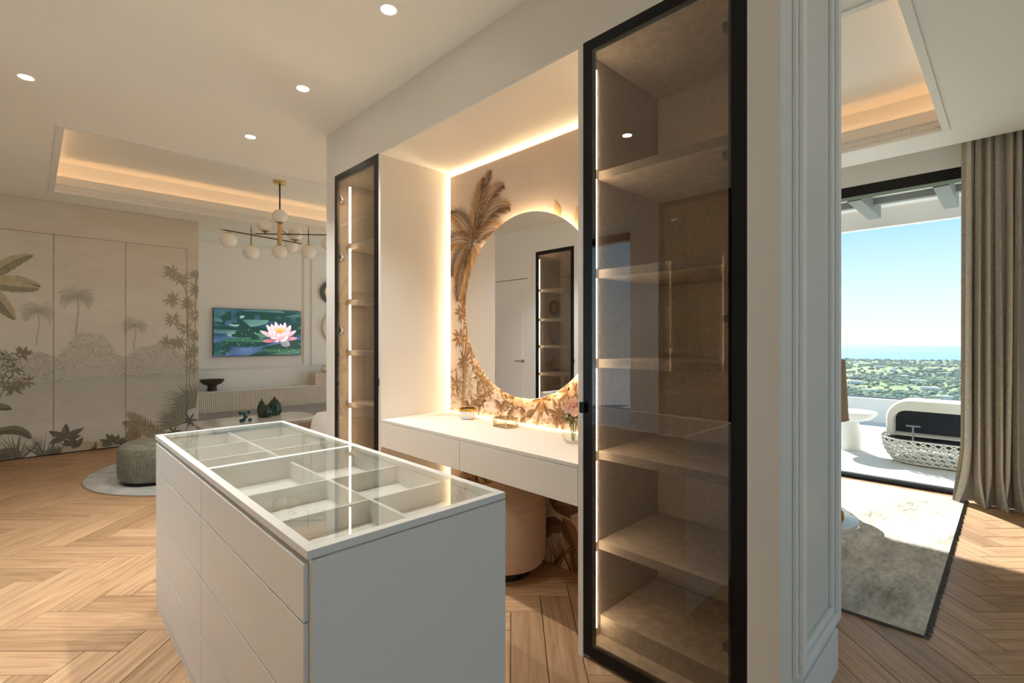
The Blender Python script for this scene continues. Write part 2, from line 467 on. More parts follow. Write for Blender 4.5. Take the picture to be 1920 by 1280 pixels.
# ------------------------------------------------------------------ ceiling with two cove-lit coffers
COFFERS = [(.17, 4.95, 5.04, 7.30), (2.88, 5.017, .372, 3.35)]
XP = 5.45   # curtain pocket begins here
def ceil_boxes():
    xs = sorted({XL - .6, XP} | {v for c in COFFERS for v in c[:2]}); ys = sorted({YF, YB} | {v for c in COFFERS for v in c[2:]})
    m = MB()
    for a, b in zip(xs, xs[1:]):
        for c, d in zip(ys, ys[1:]):
            cx, cy = (a + b) / 2, (c + d) / 2
            if any(q[0] < cx < q[1] and q[2] < cy < q[3] for q in COFFERS): continue
            m.box(a, b, c, d, CEIL, CEIL + .10)
    return m
ceiling = struct(ceil_boxes().build('ceiling', CEILW), 'white plaster ceiling')
m = MB()
m.box(XP, XR, YF, YB, 3.15, 3.2); m.box(XP - .02, XP, YF, YB, CEIL + .10, 3.2)
for (x0, x1, y0, y1) in COFFERS:
    g = .15
    m.box(x0 - g, x1 + g, y0 - g, y1 + g, 3.33, 3.37)
    m.box(x0 - g - .04, x0 - g, y0 - g, y1 + g, CEIL + .1, 3.35); m.box(x1 + g, x1 + g + .04, y0 - g, y1 + g, CEIL + .1, 3.35)
    m.box(x0 - g, x1 + g, y0 - g - .04, y0 - g, CEIL + .1, 3.35); m.box(x0 - g, x1 + g, y1 + g, y1 + g + .04, CEIL + .1, 3.35)
m.build('coffer_upper', CEILW, ceiling)
def profile_run(mb, x0, x1, y0, y1):
    """crown moulding with a dentil row around a rectangular hole, facing inwards"""
    prof = [(0, 2.952), (.014, 2.952), (.014, 2.972), (.004, 2.982), (.004, 3.030), (.020, 3.040), (.020, 3.054), (.006, 3.060), (-.010, 3.125), (-.010, 3.140), (-.03, 3.14), (-.03, 2.952)]
    def corner(o, cx, cy):  # inset o moves towards the hole centre
        return {'a': (x0 + o, y0 + o), 'b': (x1 - o, y0 + o), 'c': (x1 - o, y1 - o), 'd': (x0 + o, y1 - o)}[cx]
    names = 'abcd'; vs = []
    for k in range(4):
        for (o, z) in prof: vs.append((*corner(o, names[k], 0), z))
    n = len(prof); fs = []
    for k in range(4):
        k2 = (k + 1) % 4
        for j in range(n): fs.append((k * n + j, k2 * n + j, k2 * n + (j + 1) % n, k * n + (j + 1) % n))
    mb.add(vs, fs)
    st = .034
    for k in range(int((x1 - x0 - .06) / st)):
        x = x0 + .03 + k * st
        mb.box(x, x + .017, y0 + .003, y0 + .014, 2.988, 3.026); mb.box(x, x + .017, y1 - .014, y1 - .003, 2.988, 3.026)
    for k in range(int((y1 - y0 - .06) / st)):
        y = y0 + .03 + k * st
        mb.box(x0 + .003, x0 + .014, y, y + .017, 2.988, 3.026); mb.box(x1 - .014, x1 - .003, y, y + .017, 2.988, 3.026)
for k, (x0, x1, y0, y1) in enumerate(COFFERS):
    mb = MB(); profile_run(mb, x0, x1, y0, y1)
    tr = struct(mb.build('trim_%d' % (k + 1), TRIMW), 'white crown moulding with dentils round the lit ceiling coffer')
    mb = MB(); e = .095
    for a in ((x0 - e, x1 + e, y0 - e, y0 - e + .02), (x0 - e, x1 + e, y1 + e - .02, y1 + e), (x0 - e, x0 - e + .02, y0, y1), (x1 + e - .02, x1 + e, y0, y1)):
        mb.box(*a, 3.062, 3.072)
    mb.build('cove_light_strip', LEDC, tr)

# ------------------------------------------------------------------ walls
# glazed side
m = MB()
HD = 2.837
m.box(XR, XR + .26, YF, YB, HD, 3.4)
WIN1, WIN2 = (-.35, 3.25), (4.3, 7.95)
for a, b in ((YF, WIN1[0]), (WIN1[1], WIN2[0]), (WIN2[1], YB)): m.box(XR, XR + .26, a, b, 0, HD)
wall_r = struct(m.build('wall_right', WHITE), 'white wall with two tall glazed openings')
def sliding_window(name, y0, y1, label, x=XR + .02, s=1):
    w = thing(name, label, 'window', (x, (y0 + y1) / 2, 0)); del w['category']; w['kind'] = 'structure'
    box('bottom_track', BLACK, x - .02, x + .12, y0, y1, 0.0, .028, w, .003)
    box('track_rail', HINGE, x + .02, x + .03, y0, y1, .028, .04, w)
    box('head_frame', BLACK, x - .02, x + .12, y0, y1, HD - .10, HD, w, .003)
    box('jamb', BLACK, x - .02, x + .12, y0, y0 + .05, .028, HD - .10, w); box('jamb', BLACK, x - .02, x + .12, y1 - .05, y1, .028, HD - .10, w)
    mid = y0 + (y1 - y0) * .62
    box('meeting_stile', BLACK, x + .02, x + .08, mid - .03, mid + .03, .028, HD - .10, w)
    box('pane', PANE, x + .044, x + .050, y0 + .05, mid - .03, .028, HD - .10, w); box('pane', PANE, x + .044, x + .050, mid + .03, y1 - .05, .028, HD - .10, w)
    return w
sliding_window('window_1', *WIN1, 'tall sliding window in slim black frame beside the linen curtain')
sliding_window('window_2', *WIN2, 'tall sliding window in slim black frame by the lounge')
# opening side: cabinets, a window and a door face the block
m = MB()
LW = [(1.60, 2.30, CAB_TOP), (2.6, 3.9, 2.5), (4.12, 4.82, CAB_TOP), (4.98, 5.84, 2.25)]
ys = [YF]
for a, b, t in LW:
    m.box(XL - .6, XL, ys[-1], a, 0, CEIL); m.box(XL - .6, XL, a, b, t, CEIL); ys.append(b)
m.box(XL - .6, XL, ys[-1], YB, 0, CEIL)
m.box(XL - .62, XL - .56, 1.6, 2.3, 0, CAB_TOP); m.box(XL - .62, XL - .56, 4.12, 4.82, 0, CAB_TOP); m.box(XL - .62, XL - .56, 4.98, 5.84, 0, 2.25)
wall_l = struct(m.build('wall_left', WHITE), 'white wall opposite the vanity')
w3 = thing('window_left_offscreen', 'black framed glazed opening facing the island', 'window', (XL - .5, 3.25, 0)); del w3['category']; w3['kind'] = 'structure'
for nm, mm, bb in (('bottom_track', BLACK, (XL - .56, XL - .46, 2.6, 3.9, 0, .03)), ('head_frame', BLACK, (XL - .56, XL - .46, 2.6, 3.9, 2.42, 2.5)), ('jamb', BLACK, (XL - .56, XL - .46, 2.6, 2.65, .03, 2.42)),
                   ('jamb', BLACK, (XL - .56, XL - .46, 3.85, 3.9, .03, 2.42)), ('pane', PANE, (XL - .513, XL - .507, 2.65, 3.85, .03, 2.42))):
    box(nm, mm, *bb, w3)
d1 = thing('door_1', 'white panelled door with lever handle seen in the round mirror', 'door', (XL - .05, 5.41, 0)); del d1['category']; d1['kind'] = 'structure'
box('door_leaf', DOORW, XL - .05, XL - .01, 4.985, 5.835, .005, 2.24, d1, .002)
m = MB()
for a in ((5.09, 5.73, .30, .315), (5.09, 5.73, 2.08, 2.095), (5.09, 5.105, .30, 2.095), (5.715, 5.73, .30, 2.095)): m.box(XL - .012, XL - .002, *a)
m.build('panel_bead', DOORW, d1)
hd = MB().tube([(XL - .01, 5.08, 1.03), (XL + .045, 5.08, 1.03)], .011); hd.tube([(XL + .045, 5.075, 1.03), (XL + .045, 5.20, 1.03)], .009); hd.lathe([(.026, 0), (.026, .012)], (XL - .012, 5.08, 1.03), 20, axis='X')
hd.build('lever_handle', STEEL, d1)
# ends
m = MB().box(XL - .6, XL + .25, YF - .2, YF, -.1, CEIL + .4); m.box(3.2, XR + .26, YF - .2, YF, -.1, CEIL + .4); m.box(XL + .25, 3.2, YF - .2, YF, 2.75, CEIL + .4)
struct(m.build('wall_near', WHITE), 'white end wall with a wide glazed opening')
w4 = thing('window_near_offscreen', 'wide black framed window at the near end of the room', 'window', (2.2, YF - .1, 0)); del w4['category']; w4['kind'] = 'structure'
for nm, mm, bb in (('bottom_track', BLACK, (XL + .25, 3.2, YF - .14, YF - .06, 0, .04)), ('head_frame', BLACK, (XL + .25, 3.2, YF - .14, YF - .06, 2.67, 2.75)), ('mullion', BLACK, (1.2, 1.26, YF - .14, YF - .06, .04, 2.67)), 
                   ('pane', PANE, (XL + .25, 1.2, YF - .103, YF - .097, .04, 2.67)), ('pane', PANE, (1.26, 3.2, YF - .103, YF - .097, .04, 2.67))):
    box(nm, mm, *bb, w4)
struct(box('terrace_floor_near', TILE, -22, 22, YF - 20, YF - .2, -.2, -.002), 'unseen pale terrace outside the near window, enlarged for sun bounce')  # unseen floor, extended far out so its sunlit part bounces light indoors
wall_b = struct(box('wall_back', WHITE, XL - .6, XR + .26, YB, YB + .2, -.1, CEIL + .4), 'white panelled lounge wall behind the screen')
def picture_frame(mb, x0, x1, z0, z1, y):
    for w, d, o in ((.022, .022, 0), (.016, .012, .022)):
        a, b, c, e = x0 + o, x1 - o, z0 + o, z1 - o
        mb.box(a, b, y - d, y, c, c + w); mb.box(a, b, y - d, y, e - w, e); mb.box(a, a + w, y - d, y, c + w, e - w); mb.box(b - w, b, y - d, y, c + w, e - w)
for k, (a, b) in enumerate(((1.72, 3.335), (3.445, 4.95), (5.06, 5.62))):
    mb = MB(); picture_frame(mb, a, b, .905, 2.84, YB)
    struct(mb.build('trim_%d' % (k + 3), TRIMW), 'white rectangular wall moulding of the lounge wall')

# ------------------------------------------------------------------ closet block (bulkhead, ends, dividers)
m = MB()
m.box(BX, BX2, BY0, BY1, CAB_TOP, CEIL)
m.box(BX, BX2, BY0, .612, 0, CAB_TOP); m.box(BX, BX2, 3.668, BY1, 0, CAB_TOP)
m.box(2.31, BX2, .612, 3.668, 0, CAB_TOP)
wall_p = struct(m.build('wall_partition', PANEL), 'pale closet wall holding the glass cabinets and the vanity niche')
for y0, y1 in ((1.281, 1.305), (2.977, 2.999)):
    box('divider_panel', PANEL, BX, 2.31, y0, y1, 0, CAB_TOP, wall_p)
box('niche_ceiling', NICHE, BX + .002, 2.31, 1.305, 2.977, CAB_TOP - .012, CAB_TOP, wall_p)
for y0, y1 in ((1.305, 1.309), (2.973, 2.977)): box('niche_side', NICHE, BX + .002, 2.31, y0, y1, 0, CAB_TOP - .012, wall_p)
box('niche_back', NICHE, 2.300, 2.31, 1.309, 2.973, 0, CAB_TOP - .012, wall_p)
# panel moulding and baseboard of the end that faces the bedroom passage
mb = MB()
y = BY0
for a in ((1.79, 2.31, .235, .300), (1.79, 2.31, 2.72, 2.785), (1.79, 1.86, .300, 2.72), (2.245, 2.31, .300, 2.72)):
    mb.box(a[0], a[1], y - .016, y, a[2], a[3])
for a in ((1.80, 2.298, .246, .276), (1.80, 2.298, 2.742, 2.774), (1.80, 1.838, .276, 2.742), (2.265, 2.298, .276, 2.742)):
    mb.box(a[0], a[1], y - .032, y - .016, a[2], a[3])
struct(mb.build('trim_6', TRIMW, None, .004), 'white raised panel moulding on the end of the closet wall')
struct(box('baseboard_partition', TRIMW, BX, BX2, BY0 - .008, BY0, 0, .168, None, .002), 'white baseboard on the end of the closet wall')

# ------------------------------------------------------------------ printed plants (flat print on the wallpaper)
class Print:
    def __init__(s, rect, fade=0.0, paper=(1, 1, 1)):
        s.fade = fade; s.paper = paper; s.rect = rect; s.v = []; s.f = []; s.c = []; s.k = 0; s.base = 0
    def poly(s, pts, col):
        cols = col if isinstance(col, list) else [col] * len(pts)
        if s.fade: cols = [tuple(a * (1 - s.fade) + b * s.fade for a, b in zip(c, s.paper)) for c in cols]
        s.k += 1; lift = .0004 + .00004 * (s.k % 60) + s.base
        for rc in (s.rect if isinstance(s.rect, list) else [s.rect]):
            q = clip_rect([(p[0], p[1]) + tuple(c) for p, c in zip(pts, cols)], *rc)
            if len(q) < 3: continue
            o = len(s.v); s.v += [(p[0], p[1], lift) for p in q]; s.c += [p[2:5] for p in q]; s.f.append(tuple(range(o, o + len(q))))
    def build(s, name, m, to_world, parent):
        me = bpy.data.meshes.new(name); org = WLOC[parent.name]
        me.from_pydata([tuple(Vector(to_world(*p)) - org) for p in s.v], [], s.f); me.materials.append(m)
        at = me.color_attributes.new('ink', 'FLOAT_COLOR', 'POINT')
        flat = []
        for c in s.c: flat += [*c, 1.0]
        at.data.foreach_set('color', flat); me.update()
        o = bpy.data.objects.new(name, me); COL.objects.link(o); o.parent = parent; o['kind'] = 'stuff'; return o
    # ---- motifs; colours are sRGB triples
    def leaf(s, x, y, ang, ln, wd, c1, c2, bend=0.0):
        n = 6; mid = []; up = []; dn = []
        for i in range(n + 1):
            t = i / n; a = ang + bend * t
            if i: px += math.cos(a) * ln / n; py += math.sin(a) * ln / n
            else: px, py = x, y
            w = wd * .5 * math.sin(PI * t ** .8) if 0 < i < n else 0
            nx, ny = -math.sin(a), math.cos(a)
            mid.append((px, py)); up.append((px + nx * w, py + ny * w)); dn.append((px - nx * w, py - ny * w))
        for i in range(n):
            f = .9 + .2 * i / n
            ca = tuple(min(1, v * f) for v in lin(c1)); cb = tuple(min(1, v * f) for v in lin(c2))
            if i == 0:
                s.poly([mid[0], mid[1], up[1]], ca); s.poly([mid[0], dn[1], mid[1]], cb)
            elif i == n - 1:
                s.poly([mid[i], mid[n], up[i]], ca); s.poly([mid[i], dn[i], mid[n]], cb)
            else:
                s.poly([mid[i], mid[i + 1], up[i + 1], up[i]], ca); s.poly([mid[i], dn[i], dn[i + 1], mid[i + 1]], cb)
    def stroke(s, pts, w, col):
        c = lin(col)
        for a, b in zip(pts, pts[1:]):
            dx, dy = b[0] - a[0], b[1] - a[1]; L = math.hypot(dx, dy) or 1; nx, ny = -dy / L * w / 2, dx / L * w / 2
            s.poly([(a[0] + nx, a[1] + ny), (a[0] - nx, a[1] - ny), (b[0] - nx, b[1] - ny), (b[0] + nx, b[1] + ny)], c)
    def frond(s, x, y, ang, ln, bend, ll, n, c1, c2, w=.012, droop=.5, sweep=.75):
        pts = [(x, y)]; a = ang; px, py = x, y
        for i in range(n):
            a = ang + bend * (i / n) ** 1.4
            px += math.cos(a) * ln / n; py += math.sin(a) * ln / n; pts.append((px, py))
            t = (i + 1) / n; L = ll * (math.sin(PI * min(1, t * .85 + .12)) ** .7)
            for sd in (-1, 1):
                la = a + sd * (sweep * (1.15 - .6 * t)); j = random.uniform(.85, 1.1)
                ex, ey = px + math.cos(la) * L * j, py + math.sin(la) * L * j - droop * L * .5
                mx, my = px + math.cos(la) * L * .5 * j, py + math.sin(la) * L * .5 * j - droop * L * .12
                nx, ny = -math.sin(la) * w / 2, math.cos(la) * w / 2
                f = random.uniform(.8, 1.15); c = tuple(min(1, v * f) for v in lin(c1 if sd > 0 else c2))
                s.poly([(px, py), (mx + nx, my + ny), (ex, ey), (mx - nx, my - ny)], c)
        s.stroke(pts, w * .6, c2)
    def fan(s, x, y, a0, a1, n, ln, c1, c2, w=.02):
        for i in range(n):
            a = a0 + (a1 - a0) * i / (n - 1); L = ln * random.uniform(.85, 1.05); mx, my = x + math.cos(a) * L * .55, y + math.sin(a) * L * .55
            ex, ey = x + math.cos(a) * L, y + math.sin(a) * L - L * .06; nx, ny = -math.sin(a) * w / 2, math.cos(a) * w / 2
            c = lin(c1 if i % 2 else c2)
            s.poly([(x, y), (mx + nx, my + ny), (ex, ey), (mx - nx, my - ny)], c)
    def whorl(s, x, y, r, n, c1, c2, flower=None, a0=0.0):
        for i in range(n):
            a = a0 + 2 * PI * i / n + random.uniform(-.15, .15)
            s.leaf(x, y, a, r * random.uniform(.75, 1.15), r * .27, c1, c2, random.uniform(-.4, .4))
        if flower:
            for i in range(11):
                a = random.uniform(0, 2 * PI); d = random.uniform(0, r * .22); q = r * random.uniform(.14, .24)
                cx, cy = x + math.cos(a) * d, y + math.sin(a) * d; f = random.uniform(.88, 1.08)
                s.poly([(cx + math.cos(k * PI / 3) * q * .7, cy + math.sin(k * PI / 3) * q * .7) for k in range(6)], tuple(min(1, v * f) for v in lin(flower)))
    def grass(s, x, y, n, hgt, spread, c1, c2, w=.012):
        for i in range(n):
            a = PI / 2 + random.uniform(-spread, spread); L = hgt * random.uniform(.55, 1.05); b = (PI / 2 - a) * -.5
            x0 = x + random.uniform(-.05, .05) * hgt * 3; pts = []
            px, py = x0, y
            L_, R_ = [], []
            for k in range(5):
                aa = a + b * (k / 4) ** 1.5; ww = w * (1 - k / 4) + .0008
                L_.append((px - ww / 2 * math.sin(aa), py + ww / 2 * math.cos(aa))); R_.append((px + ww / 2 * math.sin(aa), py - ww / 2 * math.cos(aa)))
                px += math.cos(aa) * L / 4; py += math.sin(aa) * L / 4
            c = lin(random.choice((c1, c2)))
            for k in range(4): s.poly([L_[k], R_[k], R_[k + 1], L_[k + 1]], c)
    def banana(s, x, y, ang, ln, wd, bend, c1, c2, c3):
        """long leaf with torn edges"""
        n = 14; px, py = x, y; mid = []; nor = []
        for i in range(n + 1):
            t = i / n; a = ang + bend * t
            if i: px += math.cos(a) * ln / n; py += math.sin(a) * ln / n
            mid.append((px, py)); nor.append((-math.sin(a), math.cos(a)))
        for sd, col in ((1, c1), (-1, c2)):
            for i in range(n):
                t0, t1 = i / n, (i + 1) / n
                w0 = wd * math.sin(PI * min(1, t0 * .9 + .08)) ** .6; w1 = wd * math.sin(PI * min(1, t1 * .9 + .08)) ** .6 * random.uniform(.75, 1.0)
                f = random.uniform(.88, 1.12); c = tuple(min(1, v * f) for v in lin(col))
                a, b = mid[i], mid[i + 1]; na, nb = nor[i], nor[i + 1]
                lag = -.35 * ln / n
                s.poly([a, b, (b[0] + nb[0] * w1 * sd * .5, b[1] + nb[1] * w1 * sd * .5), (a[0] + na[0] * w0 * sd * .5, a[1] + na[1] * w0 * sd * .5)], c)
        s.stroke(mid, wd * .07, c3)
    def far_palm(s, x, ytop, ybot, r, col, col2):
        s.stroke([(x + .012 * math.sin(k), ytop + (ybot - ytop) * k / 5) for k in range(6)], r * .07, col)
        for i in range(15):
            a = -.45 + (PI + .9) * i / 14
            s.frond(x, ytop, a, r * random.uniform(.8, 1.05), (-1.5 if math.cos(a) > 0 else 1.5) * .75, r * .24, 7, col, col2, r * .028, .8)
    def shrubs(s, x0, x1, ybase, top, n, cols, size):
        for i in range(n):
            x = random.uniform(x0, x1); t = top(x); y = ybase + (t - ybase) * random.random() ** .8
            q = size * random.uniform(.5, 1.2); c = lin(random.choice(cols)); a0 = random.uniform(0, 6)
            s.poly([(x + math.cos(a0 + k * PI / 3) * q * random.uniform(.5, 1.3), y + math.sin(a0 + k * PI / 3) * q * random.uniform(.35, .8)) for k in range(6)], c)
INK = printed('wallpaper ink')

# ------------------------------------------------------------------ lounge wardrobe with mural
WY = 7.85; WX1 = 1.652
wd = thing('fitted_wardrobe', 'flush wall wardrobe papered with a misty tropical lake mural', 'wardrobe', (.4, WY + .3, 0))
PAPER = wallpaper('mural paper', (214, 202, 186), (228, 222, 211), (230, 227, 219), .2, 2.9, 1.1, 1.3)
GAP = mat('wardrobe carcass board', (196, 186, 172), .8)
box('carcass', GAP, XL + .001, WX1 - .003, WY + .022, YB - .001, .012, CEIL - .004, wd)
m = MB(); m.box(XL + .001, WX1, WY, WY + .02, 2.578, CEIL - .003); m.box(1.516, WX1, WY, WY + .02, .012, 2.578); m.box(WX1 - .02, WX1, WY + .02, YB - .001, .012, CEIL - .003)
m.build('surround', PAPER, wd)
e = [1.514, .858, .192, -.474, XL + .003]
for a, b in zip(e[1:], e): box('door', PAPER, a + .0025, b - .0025, WY, WY + .02, .012, 2.573, wd)
box('plinth', BLACK, XL + .001, WX1 - .003, WY + .012, WY + .03, 0.001, .012, wd)
random.seed(11)
P = Print([(a + .003, b - .003, .013, 2.572) for a, b in zip(e[1:], e)] + [(1.5165, WX1, .013, 2.572), (XL + .005, WX1, 2.579, CEIL - .01)], .18, lin((212, 206, 194)))
G1, G2 = (182, 180, 166), (172, 172, 158)
def hill(x):
    return .98 + .16 * math.exp(-((x - .05) / .25) ** 2) + .48 * math.exp(-((x - .52) / .24) ** 2) + .34 * math.exp(-((x - 1.2) / .32) ** 2) + .25 * math.exp(-((x + .4) / .3) ** 2) + .03 * math.sin(21 * x)
for k in range(60):
    xa, xb = XL + (WX1 - XL) * k / 60, XL + (WX1 - XL) * (k + 1) / 60
    c0, c1, c2 = lin((206, 204, 195)), lin((216, 212, 203)), lin((224, 218, 208))
    P.poly([(xa, .86), (xb, .86), (xb, hill(xb)), (xa, hill(xa))], [c1, c1, c2, c2])
    P.poly([(xa, .66), (xb, .66), (xb, .86), (xa, .86)], [lin((214, 210, 201)), lin((214, 210, 201)), c0, c0]); P.poly([(xa, .36), (xb, .36), (xb, .66), (xa, .66)], [lin((228, 225, 217)), lin((228, 225, 217)), lin((214, 210, 201)), lin((214, 210, 201))])
P.base = .0026
P.shrubs(XL, WX1, .86, hill, 5200, ((214, 211, 200), (200, 198, 187), (224, 221, 213), (186, 185, 173), (206, 204, 192)), .012)
P.shrubs(XL, WX1, .84, lambda x: .90, 500, ((190, 189, 178), (198, 197, 187)), .011)
for k in range(260):   # reflection streaks on the lake
    x = random.uniform(XL, WX1); y = random.uniform(.42, .84); w = random.uniform(.03, .14); f = random.choice(((196, 195, 187), (205, 204, 196), (186, 186, 176)))
    P.poly([(x, y), (x + w / 2, y - .0018), (x + w, y), (x + w / 2, y + .0018)], lin(f))
for x, yt, yb, r in ((.06, 1.66, 1.28, .16), (.40, 1.85, 1.36, .18), (.95, 1.52, 1.22, .14), (-.55, 1.7, 1.3, .17)): P.far_palm(x, yt, yb, r, (188, 187, 173), (176, 176, 161))
LG, LG2, DK, DK2 = (150, 146, 120), (128, 124, 100), (84, 82, 66), (110, 108, 88)
# sandy bank
for k in range(9):
    x = .35 + k * .14; P.poly([(x - .16, .013), (x + .16, .013), (x + .1, .06 + .03 * math.sin(k * 2.1)), (x - .06, .09 + .04 * math.sin(k * 1.3))], lin((208, 192, 166)))
# flowering branch on the right
P.stroke([(1.54, .70), (1.56, 1.1), (1.52, 1.5), (1.54, 1.85), (1.46, 2.15), (1.36, 2.24)], .009, (150, 138, 112))
P.stroke([(1.53, 1.5), (1.36, 1.62)], .007, (150, 138, 112)); P.stroke([(1.54, 1.84), (1.36, 1.9)], .007, (150, 138, 112)); P.stroke([(1.6, .8), (1.62, 2.2)], .008, (140, 132, 108))
for x, y, fl in ((1.34, 2.24, 1), (1.45, 2.16, 1), (1.35, 1.88, 0), (1.53, 1.83, 1), (1.36, 1.61, 1), (1.5, 1.49, 1), (1.42, 1.31, 0), (1.29, 1.30, 0), (1.55, 1.11, 0), (1.62, 2.23, 0), (1.62, 2.03, 0), (1.61, 1.68, 1), (1.62, 1.39, 1), (1.6, 1.2, 0), (1.58, .95, 0)):
    P.whorl(x, y, .115, 10, (180, 173, 152), (158, 151, 128), (232, 202, 190) if fl else None, random.random())
# fan palms low on the right
P.fan(1.62, .42, 1.5, 3.4, 22, .44, (122, 124, 108), (150, 150, 132)); P.fan(1.45, .20, 1.2, 3.3, 20, .36, (132, 134, 114), (160, 158, 138))
P.frond(1.32, .02, 2.5, .55, .3, .16, 16, (176, 164, 126), (160, 148, 110), .02, .1); P.frond(1.2, .02, 2.1, .5, .4, .15, 14, (180, 168, 130), (164, 152, 116), .02, .1)
P.whorl(1.54, .25, .11, 7, (112, 116, 98), (90, 94, 78)); P.whorl(1.36, .12, .09, 6, (120, 116, 92), (92, 92, 72))
P.leaf(.94, .03, 1.6, .24, .16, (168, 142, 116), (150, 124, 100))
# dark foreground leaves
P.stroke([(.31, .02), (.29, .20)], .008, DK)
for a, l in ((1.5, .17), (.5, .2), (2.55, .17), (.0, .15), (3.5, .15)): P.leaf(.29, .19, a, l, .07, DK2, DK)
for x, y, r in ((.37, .07, .17), (.74, .07, .16), (.56, .02, .1), (.20, .03, .1)):
    for k in range(7): P.leaf(x, y - .03, .1 + k * .49, r * random.uniform(.8, 1.1), r * .38, DK2, DK, random.uniform(-.3, .3))
P.grass(-.11, .0, 26, .30, .8, (104, 102, 84), (132, 130, 108), .014); P.grass(.10, .0, 26, .27, .9, (138, 138, 118), (110, 110, 90), .014)
P.grass(-.45, .0, 26, .36, .8, (104, 102, 84), (132, 130, 108), .016)
P.banana(-.30, .30, .7, .36, .10, -1.8, (128, 122, 98), (92, 90, 72), (80, 76, 60)); P.banana(-.30, .05, .4, .22, .14, -.5, (118, 112, 88), (88, 84, 66), (80, 76, 60)); P.banana(-.34, .62, .0, .2, .08, -.5, (128, 122, 98), (92, 90, 72), (80, 76, 60))
for x, y, fl in ((-.18, 1.13, 1), (-.06, 1.18, 1), (-.22, .90, 1), (-.06, .88, 1), (-.14, .81, 0), (-.32, 1.05, 1), (-.4, .86, 0), (-.13, 1.03, 0)): P.whorl(x, y, .11, 10, (138, 132, 112), (112, 108, 88), (222, 184, 170) if fl else None, random.random())
P.stroke([(-.3, .5), (-.2, .85), (-.17, 1.1)], .008, (120, 112, 92))
# banana palm at the left
P.stroke([(-.36, .4), (-.34, 1.2), (-.33, 1.95)], .07, (176, 166, 138))
for a, l, b in ((1.2, .5, -.8), (.35, .42, -.7), (-.15, .40, .1), (-1.2, .45, .2), (2.4, .5, .8), (3.2, .45, .3), (1.8, .5, .3)):
    P.banana(-.33, 1.97, a, l, .14, b, (190, 176, 142), (140, 134, 108), (120, 112, 88))
P.build('mural_print', INK, lambda a, b, h: (a, WY - h, b), wd)

# ------------------------------------------------------------------ glass display cabinets
SHELVES = (2.055, 1.632, 1.247, .852, .465)
def display_cabinet(y0, y1, label, xf=BX, s=1, led_y=None, group='glass display cabinets', depth=.60):
    """door plane at xf, body behind it (s = +1 behind towards larger x)"""
    t = thing('display_cabinet', label, 'cabinet', (xf + s * .3, (y0 + y1) / 2, 0), group)
    def bx(name, m, a, b, *r, bevel=0, parent=t):
        xa, xb = sorted((xf + s * a, xf + s * b)); return box(name, m, xa, xb, *r, parent, bevel)
    fr = .024
    bx('side_panel', LINEN, .012, depth, y0 + .004, y0 + fr, 0.004, CAB_TOP - .004); bx('side_panel', LINEN, .012, depth, y1 - fr, y1 - .004, 0.004, CAB_TOP - .004)
    bx('back_panel', LINEN, depth - .02, depth, y0 + fr, y1 - fr, 0.004, CAB_TOP - .004)
    bx('top_panel', LINEN, .012, depth - .02, y0 + fr, y1 - fr, CAB_TOP - .05, CAB_TOP - .004)
    bx('base_panel', LINEN, .012, depth - .02, y0 + fr, y1 - fr, .01, .075)
    bx('plinth_box', LINEN, .085, depth - .05, y0 + fr + .002, y1 - fr - .002, .075, .16, bevel=.001)
    for z in SHELVES: bx('shelf', LINEN, .075, depth - .022, y0 + fr + .001, y1 - fr - .001, z - .018, z + .018, bevel=.001)
    ly = y1 - fr - .004 if led_y is None else led_y
    zs = [.12] + sorted(SHELVES) + [2.52]
    for za, zb in zip(zs, zs[1:]):
        xa, xb = sorted((xf + s * .040, xf + s * .052)); box('led_strip' if s > 0 else 'led_strip_offscreen', LEDW, xa, xb, ly - .0045, ly + .0045, za + (.0 if za == .12 else .022), zb - .022, t)
    # door: black frame, smoked pane, handle
    w = .058
    m = MB(); xa, xb = sorted((xf - s * .001, xf + s * .011))
    m.box(xa, xb, y0, y0 + w, .02, CAB_TOP); m.box(xa, xb, y1 - w, y1, .02, CAB_TOP); m.box(xa, xb, y0 + w, y1 - w, CAB_TOP - .056, CAB_TOP); m.box(xa, xb, y0 + w, y1 - w, .02, .076)
    d = m.build('door', BLACK, t)
    xa, xb = sorted((xf - s * .0045, xf - s * .0015)); box('glass_pane', SMOKE, xa, xb, y0 + w - .010, y1 - w + .010, .068, CAB_TOP - .048, d)
    hy = y1 - .004 if s > 0 and led_y is None else y0 + .002
    xa, xb = sorted((xf - s * .018, xf + s * .004)); box('edge_pull', BLACK, xa, xb, hy - .012, hy + .014, 1.04, 1.085, d, .002)
    for z in (2.42, 1.98, 1.42, .3):
        yy = y0 + fr + .03 if led_y is None else y1 - fr - .03
        xa, xb = sorted((xf + s * .013, xf + s * .045)); h = MB().box(xa, xb, yy - .03, yy + .03, z - .012, z + .012); h.box(xa, xb, yy - .012, yy + .012, z - .03, z + .03); h.build('hinge', HINGE, t)
    return t
display_cabinet(.614, 1.279, 'smoked glass cabinet between vanity niche and passage to bedroom')
display_cabinet(3.001, 3.666, 'smoked glass cabinet at the lounge end of the closet wall', led_y=3.507)
display_cabinet(1.602, 2.298, 'smoked glass cabinet opposite the vanity, near end of island', xf=XL, s=-1, depth=.54)
display_cabinet(4.122, 4.818, 'smoked glass cabinet beside the white panelled door', xf=XL, s=-1, depth=.54)

